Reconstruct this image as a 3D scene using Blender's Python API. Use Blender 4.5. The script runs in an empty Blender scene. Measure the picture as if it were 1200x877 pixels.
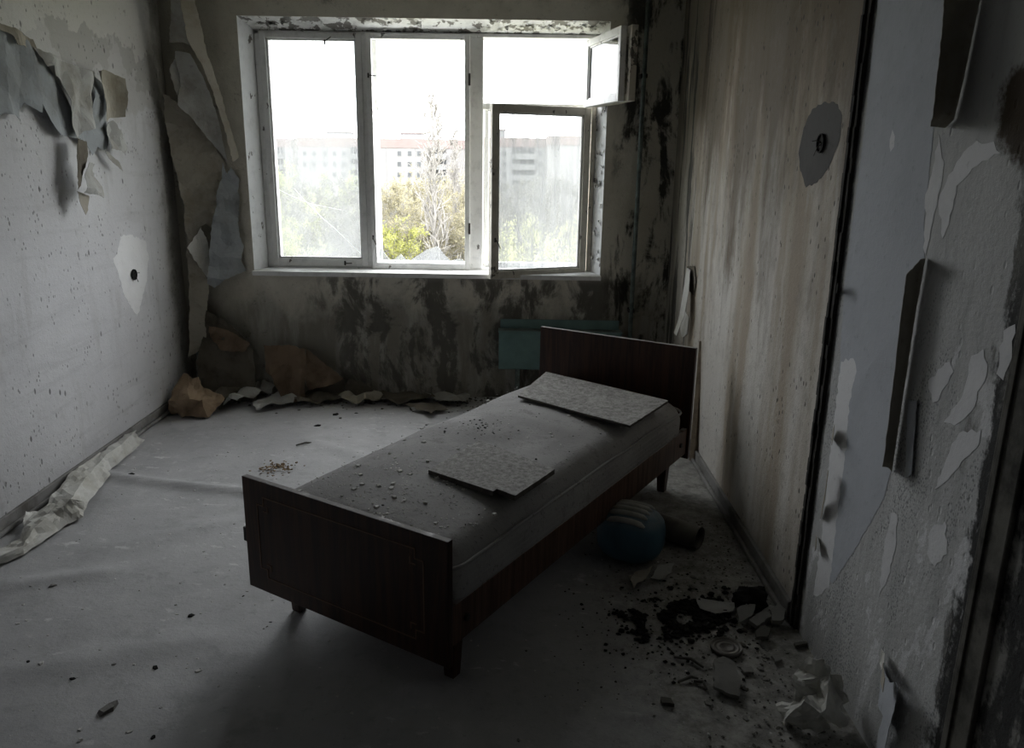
import bpy, bmesh, math, random
import numpy as np
from mathutils import Vector, Matrix, noise
from mathutils.geometry import delaunay_2d_cdt

random.seed(7)
SC = bpy.context.scene
COL = SC.collection

# ---------------------------------------------------------------- camera
FPX, PITCH, YAW, ROLL, CAMH = 932.85, .2645, -.0002, .0153, 1.52
XL, XR, YB, YF, ZC = -2.096, .9766, 5.029, -1.3, 2.56
_F = Vector((math.sin(YAW)*math.cos(PITCH), math.cos(YAW)*math.cos(PITCH), -math.sin(PITCH)))
_r = Vector((math.cos(YAW), -math.sin(YAW), 0)); _u = _r.cross(_F)
_R = _r*math.cos(ROLL)+_u*math.sin(ROLL); _U = -_r*math.sin(ROLL)+_u*math.cos(ROLL)
CAM = Vector((0, 0, CAMH))
cd = bpy.data.cameras.new('camera'); cam = bpy.data.objects.new('camera', cd); COL.objects.link(cam)
cd.sensor_width = 36; cd.lens = FPX/1200*36; cd.clip_start = .02; cd.clip_end = 2000
m = Matrix((_R, _U, -_F)).transposed().to_4x4(); m.translation = CAM
cam.matrix_world = m
SC.camera = cam

# ---------------------------------------------------------------- sky, exposure
w = bpy.data.worlds.new('overcast_sky'); SC.world = w; w.use_nodes = True
bg = w.node_tree.nodes['Background']
bg.inputs['Color'].default_value = (.95, .975, 1.0, 1); bg.inputs['Strength'].default_value = 13.0
SC.view_settings.view_transform = 'Standard'; SC.view_settings.look = 'None'
SC.view_settings.exposure = 0.0; SC.view_settings.gamma = 1; SC.cycles.diffuse_bounces = 7; SC.cycles.max_bounces = 14; SC.view_settings.use_curve_mapping = False
# sampling portal in the window opening (guides the sky light, gives off none of its own)
ld = bpy.data.lights.new('window_portal', 'AREA'); ld.shape = 'RECTANGLE'; ld.size = 2.15; ld.size_y = 1.5
ld.cycles.is_portal = True
lo = bpy.data.objects.new('window_portal', ld); COL.objects.link(lo)
lo.location = (-.55, 5.42, 1.53); lo.rotation_euler = (-math.pi/2, 0, 0)

# ---------------------------------------------------------------- pixel -> point on a real surface of the room
def ray(u, v): return _F+_R*((u-600)/FPX)-_U*((v-438.5)/FPX)
def onF(u, v, z=0.): d = ray(u, v); return CAM+d*((z-CAMH)/d.z)
def onY(u, v, y=YB): d = ray(u, v); return CAM+d*(y/d.y)
def onX(u, v, x): d = ray(u, v); return CAM+d*(x/d.x)

# ---------------------------------------------------------------- material helper
class E:
    def __init__(s, t, k): s.t, s.k = t, k
    def _b(s, o, op, rev=False): return s.t.math(op, o, s) if rev else s.t.math(op, s, o)
    def __add__(s, o): return s._b(o, 'ADD')
    def __radd__(s, o): return s._b(o, 'ADD')
    def __sub__(s, o): return s._b(o, 'SUBTRACT')
    def __rsub__(s, o): return s._b(o, 'SUBTRACT', True)
    def __mul__(s, o): return s._b(o, 'MULTIPLY')
    def __rmul__(s, o): return s._b(o, 'MULTIPLY')
    def __truediv__(s, o): return s._b(o, 'DIVIDE')
class T:
    def __init__(s, name):
        s.m = bpy.data.materials.new(name); s.m.use_nodes = True; s.nt = s.m.node_tree
        s.b = s.nt.nodes['Principled BSDF']; s.o = s.nt.nodes['Material Output']
        tc = s.n('ShaderNodeTexCoord'); s.P = E(s, tc.outputs['Object'])
        sp = s.n('ShaderNodeSeparateXYZ'); s.link(s.P, sp.inputs[0])
        s.x, s.y, s.z = (E(s, sp.outputs[i]) for i in range(3))
    def n(s, t): return s.nt.nodes.new(t)
    def link(s, a, i):
        if isinstance(a, E): s.nt.links.new(a.k, i)
        elif isinstance(a, (tuple, list)): i.default_value = tuple(a) if len(a) == len(i.default_value) else tuple(a)+(1,)
        else: i.default_value = a
    def math(s, op, a, b=0., c=False):
        q = s.n('ShaderNodeMath'); q.operation = op; q.use_clamp = c
        s.link(a, q.inputs[0]); s.link(b, q.inputs[1]); return E(s, q.outputs[0])
    def mx(s, a, b): return s.math('MAXIMUM', a, b)
    def mn(s, a, b): return s.math('MINIMUM', a, b)
    def vec(s, x, y, z):
        q = s.n('ShaderNodeCombineXYZ')
        for i, v in enumerate((x, y, z)): s.link(v, q.inputs[i])
        return E(s, q.outputs[0])
    def noise(s, scale, detail=4, rough=.6, v=None, dist=0.):
        q = s.n('ShaderNodeTexNoise'); s.link(v or s.P, q.inputs['Vector'])
        q.inputs['Scale'].default_value = scale; q.inputs['Detail'].default_value = detail
        q.inputs['Roughness'].default_value = rough; q.inputs['Distortion'].default_value = dist
        return E(s, q.outputs['Fac'])
    def voro(s, scale, v=None, feature='F1', rnd=1.):
        q = s.n('ShaderNodeTexVoronoi'); q.feature = feature; s.link(v or s.P, q.inputs['Vector'])
        q.inputs['Scale'].default_value = scale; q.inputs['Randomness'].default_value = rnd
        return E(s, q.outputs['Distance'])
    def step(s, v, lo, hi):
        q = s.n('ShaderNodeMapRange'); q.interpolation_type = 'SMOOTHSTEP'; s.link(v, q.inputs[0])
        q.inputs[1].default_value = lo; q.inputs[2].default_value = hi
        return E(s, q.outputs[0])
    def mix(s, f, a, b):
        q = s.n('ShaderNodeMix'); q.data_type = 'RGBA'; s.link(f, q.inputs[0]); s.link(a, q.inputs[6]); s.link(b, q.inputs[7])
        return E(s, q.outputs[2])
    def up(s, lo=.5, hi=.9):
        g = s.n('ShaderNodeNewGeometry'); sp = s.n('ShaderNodeSeparateXYZ'); s.nt.links.new(g.outputs['Normal'], sp.inputs[0])
        return s.step(E(s, sp.outputs[2]), lo, hi)
    def ell(s, a, b, ca, cb, ra, rb, jit=0., soft=.25):
        da = (a-ca)/ra; db = (b-cb)/rb
        e = da*da+db*db
        if isinstance(jit, E): e = e+jit
        return 1.-s.step(e, 1-soft, 1+soft)
    def out(s, col, rough=.85, h=None, bs=.5, bd=.01, spec=.25, metal=0.):
        s.link(col, s.b.inputs['Base Color']); s.link(rough, s.b.inputs['Roughness'])
        s.b.inputs['Specular IOR Level'].default_value = spec; s.b.inputs['Metallic'].default_value = metal
        if h is not None:
            q = s.n('ShaderNodeBump'); q.inputs['Strength'].default_value = bs; q.inputs['Distance'].default_value = bd
            s.link(h, q.inputs['Height']); s.nt.links.new(q.outputs[0], s.b.inputs['Normal'])
        return s.m
def g(v, r=0., b=0.): return (v+r, v, v+b)

def simple(name, col, rough=.8, var=.25, scale=8., dust=None, bump=.15, spec=.25, metal=0.):
    t = T(name); n = t.noise(scale, 5, .65)
    c = t.mix(t.step(n, .3, .7), tuple(x*(1-var) for x in col), tuple(x*(1+var) for x in col))
    if dust: c = t.mix(t.up(.3, .85)*t.step(t.noise(14, 4), .25, .55)*dust[1], c, dust[0])
    return t.out(c, rough, t.noise(scale*8, 4), bump, .004, spec, metal)

# ---------------------------------------------------------------- mesh helpers
def tag(o, label=None, cat=None, group=None, kind=None):
    if label: o['label'] = label
    if cat: o['category'] = cat
    if group: o['group'] = group
    if kind: o['kind'] = kind
    return o
def link(name, me, mat=None, parent=None, smooth=False):
    o = bpy.data.objects.new(name, me); COL.objects.link(o)
    if mat and not me.materials: me.materials.append(mat)
    if parent: o.parent = parent
    if smooth: me.shade_smooth()
    return o
def empty(name, loc=(0, 0, 0), rz=0.):
    o = bpy.data.objects.new(name, None); COL.objects.link(o); o.location = loc; o.rotation_euler = (0, 0, rz)
    o.empty_display_size = .05; return o
class MB:
    def __init__(s): s.v, s.f = [], []
    def add(s, vs, fs):
        k = len(s.v); s.v += [tuple(p) for p in vs]; s.f += [tuple(i+k for i in f) for f in fs]; return s
    def box(s, x0, x1, y0, y1, z0, z1, M=None):
        vs = [Vector((x, y, z)) for z in (z0, z1) for y in (y0, y1) for x in (x0, x1)]
        if M: vs = [M@p for p in vs]
        return s.add(vs, [(0, 2, 3, 1), (4, 5, 7, 6), (0, 1, 5, 4), (2, 6, 7, 3), (0, 4, 6, 2), (1, 3, 7, 5)])
    def tube(s, pts, rad, n=6, cap=True):
        pts = [Vector(p) for p in pts]; k = len(pts)
        if not isinstance(rad, (list, tuple)): rad = [rad]*k
        vs = []; ref = None
        for i, p in enumerate(pts):
            d = (pts[min(i+1, k-1)]-pts[max(i-1, 0)]).normalized()
            if ref is None: ref = Vector((0, 0, 1)) if abs(d.z) < .9 else Vector((1, 0, 0))
            a = d.cross(ref).normalized(); b = d.cross(a); ref = -b if False else ref
            for j in range(n):
                t = 2*math.pi*j/n; vs.append(p+(a*math.cos(t)+b*math.sin(t))*rad[i])
        fs = [(i*n+j, i*n+(j+1) % n, (i+1)*n+(j+1) % n, (i+1)*n+j) for i in range(k-1) for j in range(n)]
        if cap: fs += [tuple(reversed(range(n))), tuple((k-1)*n+j for j in range(n))]
        return s.add(vs, fs)
    def lathe(s, prof, n=24, M=None):
        vs = [Vector((r*math.cos(2*math.pi*j/n), r*math.sin(2*math.pi*j/n), z)) for r, z in prof for j in range(n)]
        if M: vs = [M@p for p in vs]
        return s.add(vs, [(i*n+j, i*n+(j+1) % n, (i+1)*n+(j+1) % n, (i+1)*n+j) for i in range(len(prof)-1) for j in range(n)])
    def mesh(s, name, bevel=0., seg=2):
        me = bpy.data.meshes.new(name); me.from_pydata(s.v, [], s.f); bm = bmesh.new(); bm.from_mesh(me)
        bmesh.ops.recalc_face_normals(bm, faces=bm.faces)
        if bevel: bmesh.ops.bevel(bm, geom=[e for e in bm.edges if e.calc_face_angle(0) > .6], offset=bevel, segments=seg, affect='EDGES', profile=.5)
        bm.to_mesh(me); bm.free(); return me
    def build(s, name, mat, parent=None, bevel=0., smooth=False): return link(name, s.mesh(name, bevel), mat, parent, smooth)
def box(name, mat, parent, *a, bevel=.004): return MB().box(*a).build(name, mat, parent, bevel)

def jag(out, step, amp, rnd):
    r = []
    for i in range(len(out)):
        a, b = Vector(out[i]), Vector(out[(i+1) % len(out)]); d = b-a; k = max(1, int(d.length/step))
        n = Vector((-d.y, d.x)).normalized() if d.length else Vector((0, 0))
        for j in range(k): r.append(a+d*(j/k)+(n*rnd.uniform(-amp, amp) if j else Vector((0, 0))))
    return r
def sheet_mesh(name, outline, frame, disp, thick=.0015, grid=.02, jstep=.015, jamp=.003, seed=1, keep=None):
    """a torn sheet: outline in (s,t), frame(s,t,n) -> point, disp(s,t) -> n (or (ds,dt,n)); closed with a real thickness"""
    rnd = random.Random(seed); ol = jag(outline, jstep, jamp, rnd)
    xs = [p.x for p in ol]; ys = [p.y for p in ol]; pts = list(ol)
    def inside(x, y):
        c = False; j = len(ol)-1
        for i in range(len(ol)):
            if (ol[i].y > y) != (ol[j].y > y) and x < (ol[j].x-ol[i].x)*(y-ol[i].y)/(ol[j].y-ol[i].y)+ol[i].x: c = not c
            j = i
        return c
    x = min(xs)+grid*.5
    while x < max(xs):
        y = min(ys)+grid*.5
        while y < max(ys):
            q = Vector((x+rnd.uniform(-.3, .3)*grid, y+rnd.uniform(-.3, .3)*grid))
            if inside(q.x, q.y): pts.append(q)
            y += grid
        x += grid
    n0 = len(ol)
    vo, eo, fo, *_ = delaunay_2d_cdt(pts, [(i, (i+1) % n0) for i in range(n0)], [], 0, 1e-5)
    fo = [f for f in fo if inside(sum(vo[i].x for i in f)/3, sum(vo[i].y for i in f)/3)]
    V = []
    for p in vo:
        d = disp(p.x, p.y)
        V.append(Vector(frame(p.x+d[0], p.y+d[1], d[2])) if isinstance(d, tuple) else Vector(frame(p.x, p.y, d)))
    me = bpy.data.meshes.new(name); bm = bmesh.new(); bv = [bm.verts.new(p) for p in V]
    for f in fo:
        try: bm.faces.new([bv[i] for i in f])
        except ValueError: pass
    for vv in [q for q in bm.verts if not q.link_faces]: bm.verts.remove(vv)
    bmesh.ops.recalc_face_normals(bm, faces=bm.faces)
    bmesh.ops.solidify(bm, geom=bm.faces[:], thickness=thick)
    bm.to_mesh(me); bm.free(); return me
def sheet(name, outline, frame, disp, mat, parent=None, **k):
    return link(name, sheet_mesh(name, outline, frame, disp, **k), mat, parent)
fL = lambda s, t, n: (XL+n, s, t)          # left wall: s = y, t = z
fR = lambda s, t, n: (XR-n, s, t)          # right wall
fB = lambda s, t, n: (s, YB-n, t)          # back wall: s = x, t = z
fF = lambda s, t, n: (s, t, n)             # floor
pxL = lambda L: [(p.y, p.z) for p in (onX(u, v, XL) for u, v in L)]
pxR = lambda L: [(p.y, p.z) for p in (onX(u, v, XR) for u, v in L)]
pxB = lambda L, y=YB: [(p.x, p.z) for p in (onY(u, v, y) for u, v in L)]
pxF = lambda L, z=0.: [(p.x, p.y) for p in (onF(u, v, z) for u, v in L)]
def nz(x, y, z=0., s=1.): return noise.noise(Vector((x*s, y*s, z)))
def crump(seed, amp, freq, k=5):
    r = random.Random(seed); ws = [(r.uniform(0, 6.28), freq*r.uniform(.6, 1.8), r.random(), amp*r.uniform(.4, 1)/k*2) for _ in range(k)]
    def f(s, t):
        h = 0
        for a, fr, ph, am in ws:
            q = (s*math.cos(a)+t*math.sin(a))*fr+ph+.25*nz(s, t, a, 6); h += am*abs((q % 1)-.5)*2
        return h
    return f

# ================================================================ MATERIALS
def mat_floor():
    t = T('dusty_grey_linoleum'); n1 = t.noise(1.3, 5, .6); n2 = t.noise(5, 7, .72); n3 = t.noise(80, 4, .75); n4 = t.noise(22, 5, .7)
    c = t.mix(t.step(n1, .35, .65), (.38, .38, .385), (.47, .47, .475))
    c = t.mix(t.step(n2, .52, .72)*.55, c, (.58, .58, .58))
    c = t.mix(t.step(n2, .48, .34)*.5, c, (.29, .29, .29))
    c = t.mix(t.step(n4, .56, .72)*.35, c, (.22, .22, .22))
    sc = t.step(t.noise(26, 5, .7, t.vec(t.x*.5+t.y*.3, t.y, t.z), .4), .57, .64)*t.step(t.noise(2.2, 3), .50, .60); c = t.mix(sc*.7, c, (.70, .70, .69))
    # rubble-side dirt: earth trodden in along the right wall
    d = t.step(t.x+(n2-.5)*.9, .10, .62)*t.step(4.4-t.y+(n1-.5), 0, .8)
    c = t.mix(d*.9, c, t.mix(t.step(t.noise(16, 7, .75), .34, .66), (.13, .125, .108), (.36, .35, .32)))
    c = t.mix(t.step(t.voro(38), .12, .05)*t.step(t.noise(5), .48, .58)*.6, c, (.62, .62, .61))
    c = t.mix(t.step(n3, .62, .72)*.55, c, (.10, .10, .10)); c = t.mix(t.step(n3, .38, .30)*.35, c, (.62, .62, .61))
    return t.out(c, .66, n3*.4+n2*.8+n4, .35, .006, .3)
def mat_left():
    t = T('bare_grey_plaster'); n = t.noise(1.1, 5, .55); f = t.noise(7, 7, .72); f3 = t.noise(40, 5, .75)
    c = t.mix(t.step(n, .32, .68), (.54, .54, .552), (.67, .67, .682))
    st = t.noise(5, 6, .65, t.vec(t.x, t.y*.35, t.z*4), .3); c = t.mix(t.step(st, .5, .7)*.35, c, (.42, .42, .43))
    sv = t.noise(6, 6, .65, t.vec(t.x, t.y*1.5, t.z*.3), .3); c = t.mix(t.step(sv, .54, .68)*.4, c, (.42, .415, .41))
    # upper zone: remnants of old paper, torn steps between lighter and darker
    u = t.step(t.z+(t.noise(1.6, 6, .6)-.5)*.9, 1.72, 1.75); c = t.mix(u*.55, c, (.46, .45, .425))
    u1 = t.step(t.z+t.y*.25+(t.noise(2.1, 5, .6, t.vec(t.x+9., t.y, t.z))-.5)*1.1, 2.98, 3.0); c = t.mix(u1*.55, c, (.36, .35, .325))
    u2 = t.step(t.z+(t.noise(2.4, 5, .6, t.vec(t.x+3., t.y, t.z))-.5)*1.1, 2.1, 2.12); c = t.mix(u2*.65, c, (.66, .65, .62))
    pits = t.step(t.voro(42, t.vec(t.x, t.y, t.z*.7)), .27, .13)*t.step(t.noise(8), .48, .6)
    big = t.step(t.voro(17, t.vec(t.x, t.y, t.z*.55)), .17, .07)*t.step(t.noise(3.4), .43, .55)
    c = t.mix(t.mx(pits*.75, big)*.85, c, (.13, .13, .125))
    mo = t.step(t.y+(f-.5)*.35+(n-.5)*.3, 4.74, 5.0)
    c = t.mix(mo*.8, c, (.19, .175, .14)); c = t.mix(t.step(f, .57, .72)*mo, c, (.04, .04, .034))
    c = t.mix(t.step(f, .54, .72)*.3, c, (.36, .36, .355)); c = t.mix(t.step(f3, .58, .72)*.3, c, (.28, .28, .28))
    return t.out(c, .9, f*.6-pits*.7-big*.9+f3*.7, .5, .008, .15)
def mat_back():
    t = T('mouldy_beige_plaster'); n = t.noise(1.7, 5, .6); f = t.noise(9, 7, .72)
    streak = t.noise(3, 6, .65, t.vec(t.x*1.6, t.y, t.z*.25), .4); f2 = t.noise(5, 7, .7, t.vec(t.x, t.y+2., t.z*.6), .5)
    c = t.mix(t.step(n, .35, .65), (.60, .565, .485), (.74, .705, .62))
    # damp and mould: patches under the sill, towards the floor and around the riser
    low = t.step(1.0-t.z+(n-.5)*.6+(f2-.5)*.5, .22, .5)
    c = t.mix(low*.8, c, t.mix(t.step(streak, .40, .60), (.14, .13, .11), (.36, .35, .32)))
    pat = t.step(streak*.45+f2*.55, .47, .54)*t.step(t.x+(n-.5)*1.0, -1.5, -1.0)*t.step(.86-t.z, 0, .12)
    c = t.mix(pat*.8, c, (.075, .07, .06))
    rz = t.step(t.x+(streak-.5)*.45+(f2-.5)*.25, .55, .72)
    c = t.mix(rz*.35, c, (.24, .225, .18))
    bm_ = t.step(streak*.55+f2*.45, .49, .55)*t.step(t.x+(f-.5)*.15, .56, .68)
    c = t.mix(bm_*.92, c, (.022, .022, .018))
    lz = t.step(-1.55-t.x+(f-.5)*.3, -.05, .3)
    c = t.mix(lz*.55, c, (.24, .225, .18)); c = t.mix(t.step(f, .60, .68)*lz*.7, c, (.06, .06, .05))
    c = t.mix(t.step(f, .60, .74)*.45, c, (.20, .19, .16))
    tl = t.step(t.z+(f-.5)*.4, 2.35, 2.55); c = t.mix(tl*.4, c, (.22, .21, .18))
    wh = t.step(t.voro(16, t.vec(t.x*2, t.y, t.z*.3)), .035, .015)*t.step(.85-t.z, 0, .1); c = t.mix(wh*.7, c, (.6, .6, .58))
    f3 = t.noise(45, 5, .75); c = t.mix(t.step(f3, .57, .72)*.35, c, (.16, .15, .125))
    return t.out(c, .9, f+f3*.8, .6, .01, .15)
def mat_right():
    t = T('stained_concrete_wall'); n = t.noise(1.5, 5, .6); f = t.noise(10, 7, .72); f3 = t.noise(48, 5, .75)
    wy = t.y*1.5+(t.noise(6, 4)-.5)*.10
    v1 = t.noise(2.6, 3, .55, t.vec(t.x, wy, t.z*.16)); v2 = t.noise(8, 4, .6, t.vec(t.x, wy, t.z*.14)); f5 = t.noise(4, 7, .75, t.vec(t.x, t.y, t.z*.5))
    far = t.mix(t.step(v1, .38, .60), (.36, .31, .245), (.58, .56, .52))
    far = t.mix(t.step(v2*.45+f5*.55, .50, .62)*.32, far, (.27, .235, .185)); far = t.mix(t.step(v2*.4+f5*.6, .47, .36)*.32, far, (.66, .65, .63)); far = t.mix(t.step(f5, .52, .68)*.35, far, (.30, .27, .23))
    far = t.mix(t.step(t.z+(v1-.5)*2.4+(v2-.5)*.8+(f5-.5)*.9, 1.1, 1.8)*.85, far, (.135, .105, .072))
    far = t.mix(t.step(f, .50, .70)*.4, far, (.26, .24, .21))
    pits = t.step(t.voro(36, t.vec(t.x, t.y, t.z*.55)), .23, .11)*t.step(t.noise(6), .44, .58); far = t.mix(pits*.85, far, (.06, .055, .05))
    cor = t.step(t.y+(v1-.5)*1.2, 4.35, 4.85); far = t.mix(cor*.75, far, (.16, .145, .11))
    far = t.mix(t.step(v2, .50, .58)*t.step(t.y+(v1-.5), 4.1, 4.6)*.85, far, (.03, .03, .026))
    # near zone: layers of grey paint over mould-speckled plaster
    near = t.mix(t.step(v1, .4, .62), (.42, .423, .42), (.52, .523, .52)); near = t.mix(t.step(v2, .52, .66)*.4, near, (.33, .332, .33))
    reg = t.noise(3.2, 6, .65, t.vec(t.x, t.y*1.9+t.z*.5, t.z*.55), .3)
    spk = t.step(t.voro(150, t.vec(t.x, t.y, t.z*.7)), .45, .25)*t.step(reg, .48, .56)*t.step(1.5-t.z+(n-.5)*.8, 0, .3)
    near = t.mix(spk*.7, near, (.13, .135, .14))
    chip = t.step(reg*.7+f*.3, .445, .435)*t.step(1.3-t.z+(n-.5)*.6, 0, .25)
    near = t.mix(chip*.75, near, (.68, .68, .69))
    topz = t.step(t.z+(n-.5)*.5, 1.45, 1.75); near = t.mix(topz*.45, near, (.22, .22, .21))
    j = (f-.5)*2.2+(n-.5)*1.2
    near = t.mix(t.ell(t.y, t.z, 1.56, 1.63, .14, .125, j, .25), near, (.055, .04, .026))
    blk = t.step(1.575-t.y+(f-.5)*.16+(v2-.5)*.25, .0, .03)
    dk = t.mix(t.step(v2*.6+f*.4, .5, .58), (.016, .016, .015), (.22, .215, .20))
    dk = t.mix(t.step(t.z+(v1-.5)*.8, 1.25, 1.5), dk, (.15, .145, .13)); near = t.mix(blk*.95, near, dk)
    c = t.mix(t.step(t.y, 2.40, 2.405), near, far)
    ed = t.step(t.math('ABSOLUTE', t.y-2.40)+(f-.5)*.07+(v2-.5)*.05, .05, .03); c = t.mix(ed*.8, c, (.035, .034, .03))
    c = t.mix(t.step(f3, .57, .72)*.35, c, (.13, .125, .115))
    return t.out(c, .88, f*.7-pits*.6+f3*.7, .5, .007, .18)
def paint_white(name, col=(.72, .72, .71), chips=.6, dirt=.4):
    t = T(name); f = t.noise(16, 6, .7); a = t.step(t.noise(11, 5, .65, t.vec(t.x*1.3, t.y, t.z*.8)), chips, chips+.015)
    c = t.mix(t.step(f, .45, .75)*dirt, col, tuple(x*.45 for x in col))
    c = t.mix(a*.9, c, (.10, .09, .075))
    return t.out(c, .55, f*.4-a, .5, .004, .35)
def mat_wood(name, dark, light, rough=.35, dust=.8):
    t = T(name); gr = t.noise(3, 6, .6, t.vec(t.x*14, t.y*14, t.z*.9), .6); w2 = t.noise(20, 4, .6, t.vec(t.x*6, t.y*6, t.z*.5))
    c = t.mix(t.step(gr, .35, .65), dark, light); c = t.mix(t.step(w2, .55, .7)*.4, c, tuple(x*.5 for x in dark))
    d = t.up(.4, .9)*t.step(t.noise(22, 5), .3, .5)*dust; c = t.mix(d, c, (.30, .29, .28))
    r = t.mix(d, (rough,)*3, (.9,)*3)
    return t.out(c, r, gr*.3+w2*.3, .08, .003, .35)
def mat_mattress():
    t = T('dusty_mattress_ticking'); n = t.noise(3, 5, .6); f = t.noise(60, 4, .7)
    c = t.mix(t.step(n, .35, .65), (.27, .265, .262), (.36, .355, .352))
    st = t.step(t.math('SINE', t.y*0.+t.z*300.), .2, .9); side = 1.-t.up(.2, .7)
    c = t.mix(side*st*.25, c, (.42, .41, .39))
    c = t.mix(t.step(t.noise(7, 6, .75), .56, .72)*.55, c, (.13, .125, .12))
    c = t.mix(t.step(t.noise(3.2, 4, .6, t.vec(t.x+4., t.y, t.z)), .56, .68)*t.up(.5, .9)*.5, c, (.42, .41, .41))
    c = t.mix(t.step(t.noise(24, 6, .8), .55, .66)*.5, c, (.12, .115, .11)); c = t.mix(t.step(f, .60, .70)*.7, c, (.08, .075, .07)); c = t.mix(t.step(t.voro(75), .14, .06)*.5, c, (.5, .49, .47))
    return t.out(c, .9, f+n, .3, .006, .12)
def mat_board():
    t = T('dusty_fibreboard'); f = t.noise(45, 6, .75); n = t.noise(6, 5, .6)
    c = t.mix(t.step(f, .35, .65), (.21, .205, .195), (.42, .41, .395)); c = t.mix(t.step(n, .5, .7)*.3, c, (.42, .41, .39))
    c = t.mix(t.step(t.noise(130, 2), .62, .68)*.7, c, (.07, .065, .06)); c = t.mix((1.-t.up(.2, .7))*.85, c, (.07, .06, .05))
    return t.out(c, .92, f, .6, .004, .1)
def mat_paper(name, col, stain=(.18, .15, .11), amt=.5, back=None):
    t = T(name); n = t.noise(5, 5, .65); f = t.noise(30, 5, .7)
    c = t.mix(t.step(n, .42, .7)*amt, col, stain); c = t.mix(t.step(f, .58, .72)*.35, c, tuple(x*.5 for x in stain))
    if back:
        q = t.n('ShaderNodeNewGeometry'); c = t.mix(E(t, q.outputs['Backfacing']), c, back)
    return t.out(c, .9, f+n, .3, .004, .1)
def mat_glass(name, dust, streak):
    t = T(name); nt = t.nt
    tr = t.n('ShaderNodeBsdfTransparent'); tr.inputs[0].default_value = (.97, .985, .985, 1)
    gl = t.n('ShaderNodeBsdfGlossy'); gl.inputs['Roughness'].default_value = .03
    tl = t.n('ShaderNodeBsdfTranslucent'); tl.inputs[0].default_value = (.25, .252, .255, 1)
    fr = t.n('ShaderNodeFresnel'); fr.inputs[0].default_value = 1.45
    v = t.noise(6, 5, .6, t.vec(t.x*4, t.y, t.z*.35)); v2 = t.noise(4, 5, .65)
    d = (t.step(v, .3, .75)*streak+t.step(v2, .3, .75)*(1-streak))*dust+dust*.45
    m1 = t.n('ShaderNodeMixShader'); nt.links.new(fr.outputs[0], m1.inputs[0]); nt.links.new(tr.outputs[0], m1.inputs[1]); nt.links.new(gl.outputs[0], m1.inputs[2])
    m2 = t.n('ShaderNodeMixShader'); t.link(d, m2.inputs[0]); nt.links.new(m1.outputs[0], m2.inputs[1]); nt.links.new(tl.outputs[0], m2.inputs[2])
    nt.links.new(m2.outputs[0], t.o.inputs[0]); return t.m

M = {}
M['floor'] = mat_floor(); M['left'] = mat_left(); M['back'] = mat_back(); M['right'] = mat_right()
M['ceil'] = simple('flaking_ceiling_plaster', (.27, .265, .25), .9, .3, 3)
M['front'] = simple('plain_rear_wall_plaster', (.10, .10, .10), .9, .2, 2)
M['reveal'] = paint_white('chipped_white_reveal_paint', (.80, .81, .82), .64, .3)
M['lintel'] = paint_white('badly_flaked_lintel_paint', (.70, .70, .68), .52, .5)
M['frame'] = paint_white('chipped_white_window_paint', (.80, .80, .79), .67, .4)
M['frame_old'] = paint_white('weathered_window_paint', (.62, .585, .51), .60, .5)
M['glass_dusty'] = mat_glass('dusty_window_glass', .42, .35); M['glass_streak'] = mat_glass('streaky_window_glass', .46, .85)
M['glass_clear'] = mat_glass('clear_broken_glass', .10, .5)
t_ = T('glass_crack_edge'); q_ = t_.n('ShaderNodeBsdfTranslucent'); q_.inputs[0].default_value = (.7, .72, .72, 1); t_.nt.links.new(q_.outputs[0], t_.o.inputs[0]); M['crack'] = t_.m
M['iron'] = simple('rusty_black_iron', (.045, .04, .035), .6, .4, 30, None, .3, .4, .4)
M['wood'] = mat_wood('dark_mahogany_veneer', (.024, .009, .005), (.060, .024, .013), .42)
M['wood_rail'] = mat_wood('worn_bed_rail_wood', (.05, .025, .015), (.13, .07, .045), .55, .9)
M['inlay'] = simple('pale_inlay_line', (.17, .105, .07), .5, .1)
M['mattress'] = mat_mattress(); M['board'] = mat_board()
M['teal'] = simple('chalky_teal_paint', (.17, .27, .265), .7, .15, 6, ((.30, .34, .34), .5), .2)
M['pipe'] = simple('old_teal_pipe_paint', (.14, .17, .16), .6, .5, 12)
M['baseboard'] = mat_paper('grey_scuffed_baseboard_paint', (.27, .265, .255), (.10, .09, .08), .8)
M['casing'] = mat_paper('mould_blackened_casing', (.13, .125, .11), (.018, .018, .016), .95)
M['strip'] = mat_paper('blackened_door_strip', (.05, .047, .042), (.01, .01, .01), .7)
M['paper_grey'] = mat_paper('greyed_wallpaper', (.40, .40, .385), (.21, .19, .15), .6)
M['paper_blue'] = mat_paper('faded_blue_wallpaper', (.325, .345, .36), (.22, .225, .22), .7)
M['paper_beige'] = mat_paper('beige_wallpaper_back', (.36, .335, .285), (.20, .17, .12), .6)
M['paper_brown'] = mat_paper('brown_wrapping_paper', (.31, .23, .155), (.16, .11, .068), .6)
M['paper_damp'] = mat_paper('damp_brown_paper', (.20, .145, .10), (.085, .06, .042), .8)
M['paper_dark'] = mat_paper('damp_dark_paper', (.14, .125, .10), (.05, .042, .032), .7)
M['paper_pale'] = mat_paper('pale_crumpled_wallpaper', (.62, .615, .58), (.36, .34, .28), .6)
M['paper_sheet'] = mat_paper('blue_grey_wall_lining', (.45, .47, .505), (.375, .39, .42), .6)
M['paint_patch'] = mat_paper('exposed_white_primer', (.70, .70, .71), (.56, .56, .57), .5)
M['plaster_white'] = mat_paper('fresh_white_plaster', (.74, .74, .74), (.58, .58, .58), .4)
M['plaster_dark'] = mat_paper('dark_plaster_repair', (.115, .112, .110), (.08, .077, .075), .6)
M['hole'] = simple('socket_hole_shade', (.012, .011, .010), .95, .3)  # near-black colour paints in the shade inside an open socket hole
M['wire'] = simple('old_wire_sheath', (.06, .055, .05), .6, .3)
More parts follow.
